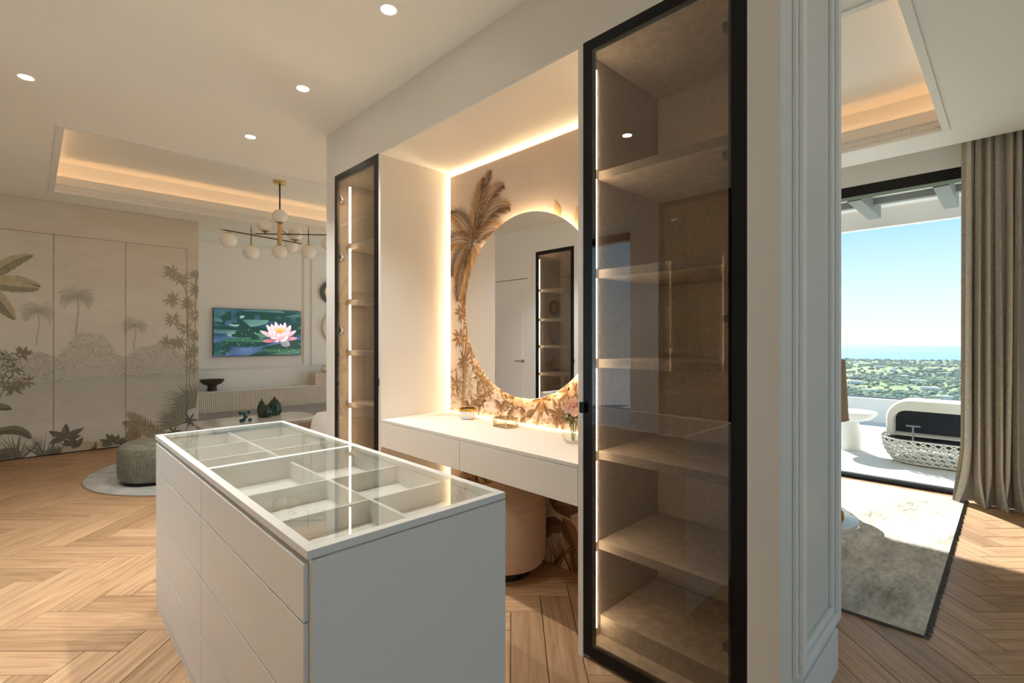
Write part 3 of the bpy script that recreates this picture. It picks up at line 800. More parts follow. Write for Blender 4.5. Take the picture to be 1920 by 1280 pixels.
# ------------------------------------------------------------------ vanity niche
NX = 2.24
van = thing('vanity_desk', 'wall hung cream vanity desk with two drawers in the lit niche', 'desk', (1.96, 2.14, .632))
NB0, NB1 = 1.311, 2.971
box('top', NICHE, BX + .002, NX - .004, NB0, NB1, .797, .815, van, .0015)
box('body', NICHE, BX + .022, NX - .004, NB0 + .002, NB1 - .002, .634, .797, van)
for a, b in ((NB0 + .001, 2.1245), (2.1275, NB1 - .001)): box('drawer_front', NICHE, BX + .002, BX + .021, a, b, .632, .795, van, .001)
PAPER2 = wallpaper('niche paper', (210, 192, 174), (226, 209, 191), (224, 202, 176), .1, 2.6, .7, 2.0)
np_ = thing('mural_panel', 'backlit sepia palm wallpaper panel at the back of the vanity niche', 'wall panel', (NX + .01, 2.14, 0))
box('panel', PAPER2, NX, NX + .018, 1.335, 2.944, .004, 2.556, np_)
for a in ((1.316, 1.328, .83, 2.55), (2.951, 2.965, .83, 2.55), (2.951, 2.965, .05, .60)): box('led_strip', LEDN, 2.286, 2.299, *a, np_)
MB().box(2.266, 2.299, 1.35, 2.93, 2.536, 2.544).build('led_strip', emis('top led', (1, .78, .50), 3.6), np_)
L = MB().box(NX - .020, NX - .008, 1.35, 2.93, .8155, .8195); L.build('led_strip', emis('desk led', (1, .72, .44), 3.2), np_)
random.seed(5)
Q = Print((-2.943, -1.336, .006, 2.555), .06, lin((226, 202, 176)))
S1, S2, S3, S4 = (172, 130, 82), (106, 72, 38), (192, 152, 104), (104, 72, 40)
def q(y, z): return (-y, z)
Q.shrubs(-2.943, -1.336, .80, lambda x: 1.18 + .05 * math.sin(9 * x), 700, ((196, 166, 130), (186, 154, 116), (204, 176, 144)), .02)
Q.stroke([q(2.80, .80), q(2.77, 1.15), q(2.73, 1.5), q(2.69, 2.0)], .034, (176, 138, 92)); Q.stroke([q(2.812, .80), q(2.782, 1.15), q(2.742, 1.5), q(2.70, 2.0)], .008, S2)
for (ty, tz, bend, L_) in ((2.53, 2.46, -.5, .50), (2.60, 2.40, -.3, .44), (2.42, 2.36, -1.3, .5), (2.38, 2.22, -1.5, .46), (2.93, 2.30, .9, .36), (2.95, 2.05, 1.2, .34), (2.45, 2.08, -1.2, .32), (2.70, 1.62, .3, .44), (2.86, 1.64, .5, .42), (2.56, 1.7, -.6, .36), (2.78, 1.55, .2, .44), (2.9, 1.85, .9, .30), (2.64, 1.58, -.2, .40)):
    a = math.atan2(tz - 2.03, -(ty - 2.69)); Q.frond(-2.69, 2.03, a - bend * .35, L_, bend, .165, 24, S1 if tz > 1.9 else S3, S2, .0095, .35 if tz > 2 else .15, .7)
Q.stroke([q(2.79, .82), q(2.80, 1.2), q(2.77, 1.62)], .008, S2); Q.stroke([q(2.62, .82), q(2.64, 1.15), q(2.7, 1.4)], .008, S2)
for y_, z_, fl in ((2.76, 1.63, 0), (2.81, 1.54, 1), (2.72, 1.45, 0), (2.83, 1.36, 1), (2.78, 1.19, 0), (2.65, 1.19, 1), (2.60, 1.08, 1), (2.52, 1.02, 0), (2.60, .94, 1), (2.69, 1.30, 0), (2.87, 1.02, 0)):
    Q.whorl(-y_, z_, .095, 10, (170, 132, 92), (128, 92, 58), (214, 164, 120) if fl else None, random.random())
for y_, z_ in ((2.33, .95), (2.27, .90), (2.38, .88), (2.16, .86), (2.64, .88), (2.72, .86)):
    for a in (.6, 2.4, 4.0): Q.leaf(-y_, z_, a, .10, .05, (150, 112, 78), (112, 80, 52))
Q.stroke([q(2.07, .80), q(2.02, .98)], .024, (166, 128, 84)); Q.stroke([q(1.86, .82), q(1.85, .98)], .008, S2); Q.stroke([q(1.78, .82), q(1.80, 1.04)], .008, S2)
for k in range(9): Q.leaf(-2.01, .98, .2 + k * .6, .12, .03, S1, S2, .3)
for y_, z_, fl in ((1.80, 1.04, 1), (1.89, .90, 0), (1.70, .95, 1), (1.58, 1.1, 0), (1.48, .95, 1), (1.78, .92, 0)): Q.whorl(-y_, z_, .11, 10, (158, 120, 82), (118, 84, 54), (216, 168, 132) if fl else None, random.random())
Q.leaf(-1.88, 2.06, 1.9, .13, .05, (208, 176, 130), (186, 150, 104)); Q.leaf(-1.74, 1.98, 1.7, .14, .05, (208, 176, 130), (186, 150, 104))
# dark leaves under the desk
for y_, z_, a, b in ((2.9, .5, -.4, -.5), (2.75, .55, -.5, -.4), (2.6, .5, -.5, -.5), (2.86, .34, .1, -.6), (2.4, .5, -.3, -.6)): Q.frond(-y_, z_, a, .36, b, .11, 14, S1, S2, .018, .3)
for y_, z_, a, l, w in ((1.98, .42, -.3, .22, .12), (1.92, .36, .3, .20, .11), (1.86, .30, -.8, .22, .12), (1.80, .36, 1.3, .18, .10), (1.84, .26, 3.5, .2, .1), (1.78, .20, -1.2, .2, .1), (1.94, .24, 4.0, .16, .09), (1.72, .30, -.4, .2, .11), (2.0, .20, 4.3, .15, .08), (1.66, .22, .4, .2, .1), (1.55, .3, -.5, .22, .12), (1.5, .2, .8, .2, .1)):
    Q.leaf(-y_, z_, a, l, w, (150, 112, 78), (112, 80, 52), -.4)
for y_ in (1.92, 1.77, 1.62, 1.45, 2.2): Q.grass(-y_, .006, 18, .24, .7, S1, S2, .011)
Q.build('mural_print', INK, lambda a, b, h: (NX - h, -a, b), np_)
mi = thing('round_mirror', 'large round backlit mirror on the vanity wallpaper', 'mirror', (NX - .03, 2.135, 1.56))
MB().lathe([(.0001, -.006), (.578, -.006), (.580, -.004), (.580, .0), (.0001, .0)], (NX - .036, 2.135, 1.56), 96, axis='X').build('mirror_glass', MIRROR, mi, sharp=30)
MB().lathe([(.0001, 0), (.50, 0), (.50, .030), (.0001, .030)], (NX - .0355, 2.135, 1.56), 64, axis='X').build('backing', PANEL, mi, sharp=30)
MB().lathe([(.503, .006), (.512, .006), (.512, .022), (.503, .022), (.503, .006)], (NX - .0355, 2.135, 1.56), 96, axis='X').build('halo_strip', emis('mirror halo', (1, .74, .46), 18.0), mi, sharp=30)

# things on the vanity
bo = thing('bowl', 'small white ceramic bowl with gold rim on the vanity', 'bowl', (2.105, 2.575, .815))
MB().lathe([(.0001, 0), (.036, 0), (.050, .012), (.056, .035), (.057, .060), (.053, .060), (.051, .036), (.044, .014), (.0001, .008)], (2.105, 2.575, .815), 40).build('body', CERAM, bo)
MB().lathe([(.0572, .056), (.0585, .056), (.0585, .072), (.0545, .072), (.0545, .056), (.0572, .056)], (2.105, 2.575, .815), 40).build('rim', mat('gold leaf', (226, 176, 74), .2, 1), bo)
bc = (2.085, 2.185, .815)
hexp = [(bc[0] + a, bc[1] + b) for a, b in ((-.052, -.055), (.0, -.085), (.052, -.055), (.052, .055), (.0, .085), (-.052, .055))]
jb = thing('jewellery_box', 'hexagonal ribbed glass jewellery box with brass edges on the vanity', 'box', bc)
m = MB()
for k in range(6):
    a, b = hexp[k], hexp[(k + 1) % 6]
    for z in (.003, .052): m.tube([(a[0], a[1], bc[2] + z), (b[0], b[1], bc[2] + z)], .0026, 6)
    m.tube([(a[0], a[1], bc[2] + .001), (a[0], a[1], bc[2] + .054)], .0026, 6)
m.tube([(bc[0], bc[1] - .012, bc[2] + .056), (bc[0], bc[1], bc[2] + .068), (bc[0], bc[1] + .012, bc[2] + .056)], .0022, 6)
m.build('brass_frame', BRASS, jb)
m = MB()
for k in range(6):
    a, b = Vector(hexp[k]), Vector(hexp[(k + 1) % 6]); n = 9
    for i in range(1, n):
        c = a + (b - a) * i / n; m.tube([(c.x, c.y, bc[2] + .005), (c.x, c.y, bc[2] + .050)], .0022, 6)
m.build('glass_rib', glass('ribbed glass', (.93, .90, .82), .12), jb, kind='stuff')
MB().prism(hexp, bc[2] + .0525, bc[2] + .0555).build('lid', glass('lid glass', (.93, .92, .86), .10), jb)
MB().prism([(bc[0] + (x - bc[0]) * .96, bc[1] + (y - bc[1]) * .96) for x, y in hexp], bc[2] + .0005, bc[2] + .003).build('base', mat('mirror base', (200, 190, 170), .15, .8), jb)
vc = (2.01, 1.60, .815)
va = thing('flower_vase', 'clear glass bud vase of blush roses at the cabinet side of the vanity', 'vase', vc)
MB().lathe([(.0001, 0), (.03, 0), (.052, .018), (.060, .045), (.053, .072), (.036, .088), (.034, .096), (.0325, .096), (.0345, .087), (.051, .071), (.0575, .045), (.05, .02), (.028, .004), (.0001, .004)], vc, 40).build('vase_body', glass('vase glass', (.96, .97, .95), .05), va)
random.seed(9)
for k, (dx, dy, dz, r) in enumerate(((0, .035, .165, .038), (.03, -.02, .18, .04), (-.03, -.03, .16, .036), (.0, .0, .205, .036))):
    c = (vc[0] + dx, vc[1] + dy, vc[2] + dz)
    m = MB().sphere(c, r * .55, 12, 8)
    for ring, (n, rr, tilt) in enumerate(((4, .7, .3), (5, .9, .7), (6, 1.08, 1.05))):
        for i in range(n):
            a = 2 * PI * i / n + ring * .5; dirv = Vector((math.cos(a), math.sin(a), 0)); side = Vector((-math.sin(a), math.cos(a), 0)); up = Vector((0, 0, 1))
            base = Vector(c) - up * r * .4
            pts = []
            for u in range(4):
                for v in (-1, 0, 1):
                    t = u / 3; out = dirv * r * rr * math.sin(t * 1.5) * (.55 + .45 * tilt) * (1 - .12 * abs(v)); hgt = up * r * (1.35 * t - tilt * .55 * t * t)
                    pts.append(base + out + hgt + side * v * r * .5 * math.sin(PI * (t * .75 + .15)))
            m.add(pts, [(u * 3 + v, u * 3 + v + 1, u * 3 + v + 4, u * 3 + v + 3) for u in range(3) for v in range(2)], True)
    m.build('rose', ROSE, va)
    MB().tube([(vc[0] + dx * .2, vc[1] + dy * .2, vc[2] + .01), (vc[0] + dx * .4, vc[1] + dy * .4, vc[2] + .09), (c[0], c[1], c[2] - r * .4)], .0022, 6).build('stem', LEAFM, va)
for k in range(10):
    a = random.uniform(0, 2 * PI); l = random.uniform(.05, .085); b = Vector((vc[0], vc[1], vc[2] + random.uniform(.10, .16))); d = Vector((math.cos(a), math.sin(a), random.uniform(-.1, .35))); sd = Vector((-math.sin(a), math.cos(a), 0))
    pts = [b, b + d * l * .4 + sd * l * .2, b + d * l, b + d * l * .4 - sd * l * .2, b + d * l * .45 + Vector((0, 0, .006))]
    MB().add(pts, [(0, 1, 4), (1, 2, 4), (2, 3, 4), (3, 0, 4)], True).build('leaf', LEAFM, va)

# pouf under the vanity
pc = (1.985, 2.09, 0)
pf = thing('round_pouf', 'blush suede round pouf on a dark marble foot under the vanity', 'pouf', pc)
MB().lathe([(.0001, .062), (.20, .062), (.226, .075), (.24, .11), (.243, .25), (.243, .40), (.236, .414), (.238, .42), (.225, .445), (.19, .458), (.10, .464), (.0001, .465)], pc, 56).build('seat', SUEDE, pf)
MB().tube([(pc[0] + .2405 * math.cos(k * PI / 28), pc[1] + .2405 * math.sin(k * PI / 28), .408) for k in range(56)], .0035, 6, closed=True).build('piping', SUEDE, pf)
MB().lathe([(.0001, .001), (.15, .001), (.165, .02), (.165, .05), (.15, .062), (.0001, .062)], pc, 48).build('foot', DKMARBLE, pf)

# ------------------------------------------------------------------ island
IX0, IX1, IY0, IY1, IH = .448, 1.068, 1.12, 3.02, .87
isl = thing('closet_island', 'cream lacquered closet island of drawers with a glass display top', 'island', ((IX0 + IX1) / 2, (IY0 + IY1) / 2, 0))
box('plinth', ISL, IX0 + .004, IX1 - .004, IY0 + .004, IY1 - .004, .001, .043, isl)
box('carcass', ISL, IX0 + .022, IX1 - .02, IY0 + .02, IY1 - .02, .043, .775, isl)
box('end_panel', ISL, IX0 + .012, IX1, IY0, IY0 + .02, .001, .8455, isl, .0012); box('end_panel', ISL, IX0 + .012, IX1, IY1 - .02, IY1, .001, .8455, isl, .0012)
box('side_panel', ISL, IX1 - .02, IX1, IY0 + .02, IY1 - .02, .001, .8455, isl)
box('inner_side', ISLIN, IX0 + .022, IX0 + .036, IY0 + .02, IY1 - .02, .775, .85, isl)
cols = ((IY0 + .0225, 2.0900), (2.0940, IY1 - .0225)); rows = (.045, .260, .473, .696, .834)
for a, b in cols:
    for z0, z1 in zip(rows, rows[1:]): box('drawer_front', ISL, IX0, IX0 + .021, a, b, z0 + .0021, z1 - .0021, isl, .001)
m = MB(); fw = .026; CR = (2.086, 2.112)
m.box(IX0, IX1, IY0, IY0 + fw, .85, IH); m.box(IX0, IX1, IY1 - fw, IY1, .85, IH); m.box(IX0, IX0 + fw, IY0 + fw, IY1 - fw, .85, IH); m.box(IX1 - fw, IX1, IY0 + fw, IY1 - fw, .85, IH)
m.box(IX0 + fw, IX1 - fw, CR[0], CR[1], .85, IH)
m.build('top_frame', ISL, isl, .001)
for a, b in ((IY0 + fw, CR[0]), (CR[1], IY1 - fw)): box('glass_top', CLEAR, IX0 + fw + .001, IX1 - fw - .001, a + .001, b - .001, IH - .0065, IH - .0005, isl)
box('tray_floor', ISLIN, IX0 + .036, IX1 - .02, IY0 + .02, IY1 - .02, .775, .779, isl)
m = .006
for a, b in ((IY0 + .02, CR[0] + .01), (CR[1] - .01, IY1 - .02)):
    mid = IX0 + .32; box('tray_divider', ISLIN, mid - m, mid + m, a, b, .779, .845, isl)
    for t in (.30, .62): 
        yy = a + (b - a) * t; box('tray_divider', ISLIN, IX0 + .036, mid - m, yy - m, yy + m, .779, .845, isl); box('tray_divider', ISLIN, mid + m, IX1 - .02, yy - m, yy + m, .779, .845, isl)
box('tray_divider', ISLIN, IX0 + .036, IX1 - .02, CR[0] + .004, CR[1] - .004, .779, .85, isl)

# ------------------------------------------------------------------ downlights
def downlight(x, y, label, off=''):
    t = thing('recessed_downlight' + off, label, 'ceiling light', (x, y, CEIL), 'recessed downlights')
    MB().lathe([(.036, -.001), (.044, -.003), (.046, -.0005), (.046, .0), (.036, .0)], (x, y, CEIL), 32).build('trim_ring', CERAM, t)
    MB().lathe([(.0001, -.0012), (.036, -.0012), (.036, -.0004), (.0001, -.0004)], (x, y, CEIL), 32).build('lens' + off, LENS, t)
    l = bpy.data.lights.new('downlight_beam' + off, 'SPOT'); l.energy = DOWNLIGHT_W; l.spot_size = math.radians(96); l.spot_blend = .8; l.color = (1, .985, .96); l.shadow_soft_size = .035
    o = bpy.data.objects.new('downlight_beam' + off, l); COL.objects.link(o); o.parent = t; o.location = (0, 0, -.012)
for y_, lab in ((2.138, 'recessed downlight above the middle of the vanity niche'), (3.196, 'recessed downlight above the lounge end of the island'), (4.25, 'recessed downlight past the end of the closet wall')):
    downlight(1.25, y_, lab)
downlight(-.02, 4.25, 'recessed downlight near the coffer corner over the open floor')
# the aisle row goes on above the camera; its lamp at 2.14 m shows as a reflection in the cabinet glass
for y_, lab in ((3.196, 'recessed downlight over the aisle, opposite the island end'), (2.138, 'recessed downlight over the aisle, reflected in the near cabinet glass')):
    downlight(-.02, y_, lab, '_offscreen')

# ------------------------------------------------------------------ lounge: screen, console and decor
tv = thing('television', 'wall mounted television showing a pink water lily', 'television', (2.605, YB - .03, 1.45))
TX0, TX1, TZ0, TZ1 = 1.957, 3.255, 1.085, 1.822; TY = 8.405
box('casing', SCREENFR, TX0, TX1, TY, TY + .03, TZ0, TZ1, tv, .002); box('wall_bracket', SCREENFR, 2.3, 2.9, TY + .03, YB - .0005, 1.25, 1.65, tv)
box('logo_bar', STEEL, 2.59, 2.62, TY - .001, TY + .01, TZ0 - .006, TZ0 + .002, tv)
random.seed(21)
T = Print((TX0 + .006, TX1 - .006, TZ0 + .008, TZ1 - .006))
W_, H_ = TX1 - TX0, TZ1 - TZ0
def tp(u, v): return (TX0 + u * W_, TZ1 - v * H_)
n = 16
for i in range(n):
    for j in range(n):
        pts = [tp(a / n, b / n) for a, b in ((i, j + 1), (i + 1, j + 1), (i + 1, j), (i, j))]
        cs = []
        for a, b in ((i, j + 1), (i + 1, j + 1), (i + 1, j), (i, j)):
            k = .5 + .5 * math.sin(a * .7 + b * .5) * math.cos(b * .8 - a * .3); t = b / n
            cs.append(tuple(x * (1 - k) + y_ * k for x, y_ in zip(lin((30, 50, 62)), lin((78, 98, 132) if t > .45 else (54, 84, 96)))))
        T.poly(pts, cs)
def pad(u, v, ru, rv, c1, c2, rot=0.0, rim=(30, 66, 58)):
    T.base += .00003
    for sc_, (ca, cb) in ((1.03, (rim, rim)), (1.0, (c1, c2))):
        N_ = 36; ring = []
        for k in range(N_):
            a = 2 * PI * k / N_; wob = 1 + .03 * math.sin(5 * a + u * 20)
            x, y_ = ru * math.cos(a) * wob * sc_, rv * math.sin(a) * wob * sc_
            ring.append(tp(u + x * math.cos(rot) - y_ * math.sin(rot), v + x * math.sin(rot) + y_ * math.cos(rot)))
        c = tp(u, v); T.base += .00012
        for k in range(N_):
            f0 = .5 + .5 * math.sin(2 * PI * k / N_ + 1); cc = tuple(a * (1 - f0) + b * f0 for a, b in zip(lin(ca), lin(cb)))
            mu = lambda q_: tuple(.80 * (.82 * v_ + .18 * sum(q_) / 3) for v_ in q_)
            T.poly([c, ring[k], ring[(k + 1) % N_]], [mu(lin(ca)), mu(cc), mu(cc)])
for a in ((.30, .22, .30, .17, (60, 110, 104), (96, 142, 132)), (.80, .14, .28, .12, (70, 116, 108), (50, 92, 84)), (.55, .05, .25, .06, (62, 106, 104), (90, 130, 126)), (.06, .18, .12, .10, (44, 84, 88), (80, 120, 116)), (.10, .44, .16, .08, (54, 96, 92), (84, 126, 118)),
          (.42, .50, .30, .11, (58, 112, 86), (88, 140, 112)), (.95, .40, .12, .14, (64, 112, 96), (88, 134, 114)), (.36, .70, .27, .105, (44, 100, 76), (78, 132, 102)), (.06, .84, .11, .14, (28, 70, 66), (50, 96, 88)), (.80, .86, .26, .12, (46, 92, 62), (72, 116, 82)), (.95, .72, .14, .07, (62, 100, 58), (86, 124, 76)), (.60, .98, .2, .06, (44, 84, 78), (70, 108, 98))): pad(*a)
T.base += .0003
for k in range(70):
    u, v = random.choice(((.06, .86), (.80, .90), (.80, .90), (.36, .72), (.42, .52))); u += random.gauss(0, .09); v += random.gauss(0, .045); r = random.uniform(.0015, .0045)
    T.poly([tp(u + r * math.cos(k2 * PI / 3), v + r * 1.5 * math.sin(k2 * PI / 3)) for k2 in range(6)], lin((196, 220, 222)))
for u, v, ru, rv in ((.19, .535, .05, .045), (.22, .33, .055, .04), (.28, .14, .05, .06), (.46, .62, .065, .03)): pad(u, v, ru, rv, (92, 138, 128), (150, 186, 178))
T.base += .0004
def petal(u0, v0, u1, v1, w, c1, c2):
    a = Vector(tp(u0, v0)); b = Vector(tp(u1, v1)); d = b - a; n_ = Vector((-d.y, d.x)).normalized() * w * W_; T.base += .00006
    prof = ((0, .25), (.2, .7), (.45, 1), (.7, .85), (.9, .4), (1, 0))
    for (t0, w0), (t1, w1) in zip(prof, prof[1:]):
        ca = [x * (1 - t0) + y_ * t0 for x, y_ in zip(lin(c1), lin(c2))]; cb = [x * (1 - t1) + y_ * t1 for x, y_ in zip(lin(c1), lin(c2))]
        for sgn, f in ((1, 1.0), (-1, .84)):
            p = [a + d * t0, a + d * t1, a + d * t1 + n_ * w1 * sgn, a + d * t0 + n_ * w0 * sgn]
            T.poly([tuple(x) for x in p], [tuple(x * f for x in c) for c in (ca, cb, cb, ca)])
PK, PK2, PK3 = (206, 120, 136), (244, 196, 200), (250, 220, 218)
petal(.74, .66, .86, .78, .05, (120, 120, 128), (150, 140, 146)); petal(.70, .66, .53, .68, .025, (150, 84, 98), (196, 120, 132)); petal(.80, .64, .955, .615, .025, (160, 100, 112), (214, 150, 156))
for a in ((.70, .62, .50, .45), (.80, .60, .94, .44)): petal(*a, .026, PK, PK2)
for a in ((.70, .60, .575, .32), (.80, .58, .87, .32), (.72, .58, .63, .30), (.78, .56, .80, .26), (.74, .56, .68, .25), (.76, .56, .745, .29)): petal(*a, .030, PK, PK3)
for k in range(16): petal(.735, .50, .735 + .075 * math.cos(-.2 - k * .18), .47 + .11 * math.sin(-.2 - k * .18), .006, (206, 130, 50), (246, 206, 110))
for a in ((.70, .62, .60, .46), (.78, .62, .85, .47), (.72, .64, .655, .46), (.76, .64, .79, .48)): petal(*a, .027, PK, PK3)
petal(.735, .68, .725, .50, .034, PK, PK3); petal(.72, .69, .63, .60, .028, PK2, PK3); petal(.75, .69, .84, .56, .030, PK2, PK3)
T.build('screen_image', printed('screen glow', .75), lambda a, b, h: (a, TY - h, b), tv)

con = thing('media_console', 'wall hung cream console with fluted front under the television', 'console', (3.0, 8.25, .295))
CX0, CX1, CYF = 1.66, 5.2, 8.06
box('top', MARBLE, CX0, CX1, CYF - .006, YB - .001, .581, .597, con, .001)
box('body', FLUTE, CX0, CX1, CYF + .014, YB - .001, .297, .581, con)
m = MB(); st = .0245
for k in range(int((CX1 - CX0) / st)):
    x = CX0 + k * st; m.prism([(x, CYF + .015), (x + .003, CYF + .003), (x + st / 2, CYF), (x + st - .006, CYF + .003), (x + st - .003, CYF + .015)], .297, .579)
m.build('fluted_front', FLUTE, con, kind='stuff')
bw = (1.905, 8.24, .5972)
tag(MB().lathe([(.0001, 0), (.062, 0), (.064, .01), (.056, .07), (.075, .085), (.125, .105), (.155, .145), (.157, .165), (.148, .165), (.115, .118), (.06, .095), (.0001, .09)], bw, 40).build('pedestal_bowl', DARKWOOD, None, 0, bw), 'dark turned wooden bowl on a pedestal foot on the console', 'bowl')
tag(box('stone_box', TRAV, 3.37, 3.78, 8.10, 8.36, .5972, .79, None, .003), 'beige travertine box on the console beside the closet wall', 'box')
jr = thing('glass_jar', 'round pearly glass jar with metal rim on the travertine box', 'jar', (3.60, 8.24, .7902))
MB().lathe([(.0001, 0), (.035, 0), (.062, .02), (.072, .055), (.066, .09), (.05, .11), (.048, .11), (.063, .089), (.069, .055), (.059, .022), (.0001, .004)], (3.60, 8.24, .7902), 32).build('body', mat('pearl glass', (226, 224, 214), .12, .3), jr)
MB().lathe([(.049, .108), (.053, .108), (.053, .116), (.049, .116), (.049, .108)], (3.60, 8.24, .7902), 32).build('rim', STEEL, jr)
def wall_disc(c, r, outer, inner, label):
    t = thing('wall_disc', label, 'wall decor', c, 'round wall discs')
    MB().lathe([(.0001, -.03), (r * .62, -.03), (r * .66, -.06), (r * .92, -.062), (r, -.05), (r, -.035), (r * .8, -.0), (.0001, 0)], (c[0], c[1], c[2]), 56, axis='Y').build('ring', outer, t)
    MB().lathe([(.0001, -.034), (r * .5, -.034), (r * .61, -.04), (r * .61, -.03), (.0001, -.03)], c, 48, axis='Y').build('inner_dish', inner, t)
wall_disc((3.786, YB - .0005, 2.175), .196, mat('slate lacquer', (96, 104, 106), .35), BRASS, 'slate grey ring disc with brass centre on the lounge wall')
wall_disc((3.922, YB - .0005, 1.557), .297, CERAM, mat('cream dish', (236, 228, 206), .4), 'larger white round disc below the slate ring disc')

# round rug, ottoman, coffee table, armchair
rc_ = (1.43, 6.04, .0005)
rg = thing('round_rug', 'round mottled grey rug in front of the mural', 'rug', rc_)
MB().lathe([(.0001, 0), (1.08, 0), (1.085, .004), (1.08, .009), (.0001, .010)], rc_, 96).build('pile', RUGA, rg)
MB().tube([(rc_[0] + 1.087 * math.cos(k * PI / 48), rc_[1] + 1.087 * math.sin(k * PI / 48), .0055) for k in range(96)], .005, 6, closed=True).build('bound_edge', mat('rug binding', (150, 138, 122), .9), rg)
oc = (.875, 5.77, .0108)
ot = thing('ottoman', 'grey green corduroy ottoman on the round rug', 'ottoman', oc)
MB().lathe([(.0001, .028), (.27, .028), (.292, .045), (.300, .09), (.305, .22), (.304, .30), (.292, .338), (.27, .358), (.20, .372), (.1, .378), (.0001, .38)], oc, 56).build('cushion', CORD, ot)
m = MB()
for k in range(110):
    a = 2 * PI * k / 110; m.tube([(oc[0] + r_ * math.cos(a), oc[1] + r_ * math.sin(a), oc[2] + z_) for r_, z_ in ((.299, .05), (.3035, .1), (.3075, .22), (.306, .29), (.296, .333))], .0042, 5)
m.build('cord_rib', CORD, ot, kind='stuff')
MB().lathe([(.0001, 0), (.265, 0), (.27, .012), (.27, .028), (.0001, .028)], oc, 48).build('plinth', BLACK, ot)
ct = thing('coffee_table', 'low coffee table with polished pale stone top in the lounge', 'table', (1.95, 6.30, .0108))
pl = rrect(1.32, 2.56, 5.99, 6.66, .24, 10)
MB().prism(pl, .372, .402, smooth=True).build('table_top', MARBLE, ct, .004)
pl2 = rrect(1.335, 2.545, 6.005, 6.645, .225, 10)
MB().prism(pl2, .342, .372, smooth=True).build('apron', EDGE, ct)
for x, y_ in ((1.55, 6.18), (2.33, 6.18), (1.55, 6.48), (2.33, 6.48)): MB().tube([(x, y_, .0112), (x, y_, .342)], .022, 12).build('leg', STEEL, ct)
def lobed(name, c, r, hgt, m_, label, lob):
    t = thing(name, label, 'vase', c, 'lobed glass vases')
    pr = [(.0001, 0), (r * .7, 0), (r * .95, hgt * .14), (r, hgt * .36), (r * .88, hgt * .62), (r * .55, hgt * .84), (r * .22, hgt * .97), (.0001, hgt)]
    MB().lathe(pr, c, 72, lobes=lob, lobe_amp=.16, ).build('body', m_, t)
    MB().lathe([(.0001, hgt * .985), (r * .13, hgt * .985), (r * .16, hgt * 1.03), (r * .1, hgt * 1.08), (.0001, hgt * 1.09)], c, 20).build('stopper', BRASS if m_ is SMOKEG else DARKWOOD, t)
lobed('glass_vase', (2.19, 6.50, .4025), .085, .21, GREENG, 'tall lobed bottle green glass vase on the coffee table', 8)
lobed('glass_vase', (2.045, 6.40, .4025), .078, .155, SMOKEG, 'short lobed smoke green glass vase on the coffee table', 8)
lobed('glass_vase', (2.06, 6.57, .4025), .05, .19, GREENG, 'slim lobed green glass vase behind the other two', 6)
sc_ = Vector((1.76, 6.18, .4025)); ml = thing('ball_sculpture', 'small sculpture of teal glass balls joined by rods', 'sculpture', sc_)
rb = .021; ctr = sc_ + Vector((0, 0, .062))
dirs = [Vector((a, b, c)) for a, b, c in ((.6, .2, .55), (-.6, .1, .55), (.65, -.25, -.55), (-.6, -.3, -.55), (.05, .6, .35), (.0, .55, -.6), (0, -.4, .0))]
MB().sphere(ctr, rb * .9, 16, 10).build('ball', TEALG, ml)
for d in dirs:
    p = ctr + d * .075; p.z = max(p.z, sc_.z + rb + .0005)
    MB().sphere(p, rb, 18, 12).build('ball', TEALG, ml); MB().tube([ctr, p], .003, 6).build('rod', STEEL, ml)
ac = (2.56, 5.02, 0)
ar = thing('round_armchair', 'white boucle round armchair beside the closet wall', 'armchair', ac)
MB().lathe([(.0001, .06), (.36, .06), (.40, .10), (.41, .25), (.38, .36), (.28, .40), (.0001, .41)], ac, 48).build('seat', BOUCLE, ar)
m = MB(); n = 30; ring = []
for k in range(n + 1):
    a = PI * .62 + (PI * 1.26) * k / n; e_ = math.sin(PI * k / n) ** .6
    ring.append((ac[0] + .40 * math.cos(a), ac[1] + .40 * math.sin(a), e_))
sec = 14; vs = []; fs = []
for (x, y_, e_) in ring:
    dx, dy = (x - ac[0]) / .40, (y_ - ac[1]) / .40
    for j in range(sec):
        b = 2 * PI * j / sec; vs.append((x + dx * .085 * math.cos(b), y_ + dy * .085 * math.cos(b), .36 + .02 * e_ + (.25 * (.25 + .75 * e_)) * math.sin(b)))
for k in range(n):
    for j in range(sec): fs.append((k * sec + j, k * sec + (j + 1) % sec, (k + 1) * sec + (j + 1) % sec, (k + 1) * sec + j))
fs += [tuple(range(sec))[::-1], tuple(n * sec + j for j in range(sec))]
m.add(vs, fs, True); m.build('backrest', BOUCLE, ar)
MB().lathe([(.0001, .001), (.30, .001), (.30, .06), (.0001, .06)], ac, 40).build('base', BLACK, ar)

# chandelier
hub = Vector((2.239, 6.458, 0))
def rd(r, d, z): return Vector((d * CY + r * SY, d * SY - r * CY, z))
ch = thing('chandelier', 'brass chandelier with opal glass globes on crossed bronze arms', 'chandelier', (hub.x, hub.y, 3.33))
MB().lathe([(.0001, -.028), (.068, -.028), (.074, -.022), (.074, -.001), (.0001, -.001)], (hub.x, hub.y, 3.33), 32).build('canopy', BRASS, ch)
MB().tube([(hub.x, hub.y, 3.302), (hub.x, hub.y, 2.97)], .0085, 10).build('rod', BRONZE, ch)
MB().lathe([(.0001, 2.535), (.026, 2.535), (.028, 2.54), (.028, 2.782), (.026, 2.787), (.0001, 2.787)], (hub.x, hub.y, 0), 24).build('hub', BRASS, ch)
MB().tube([(hub.x, hub.y, 2.787), (hub.x, hub.y, 2.81)], .006, 8).build('neck', BRONZE, ch)
GR = .089
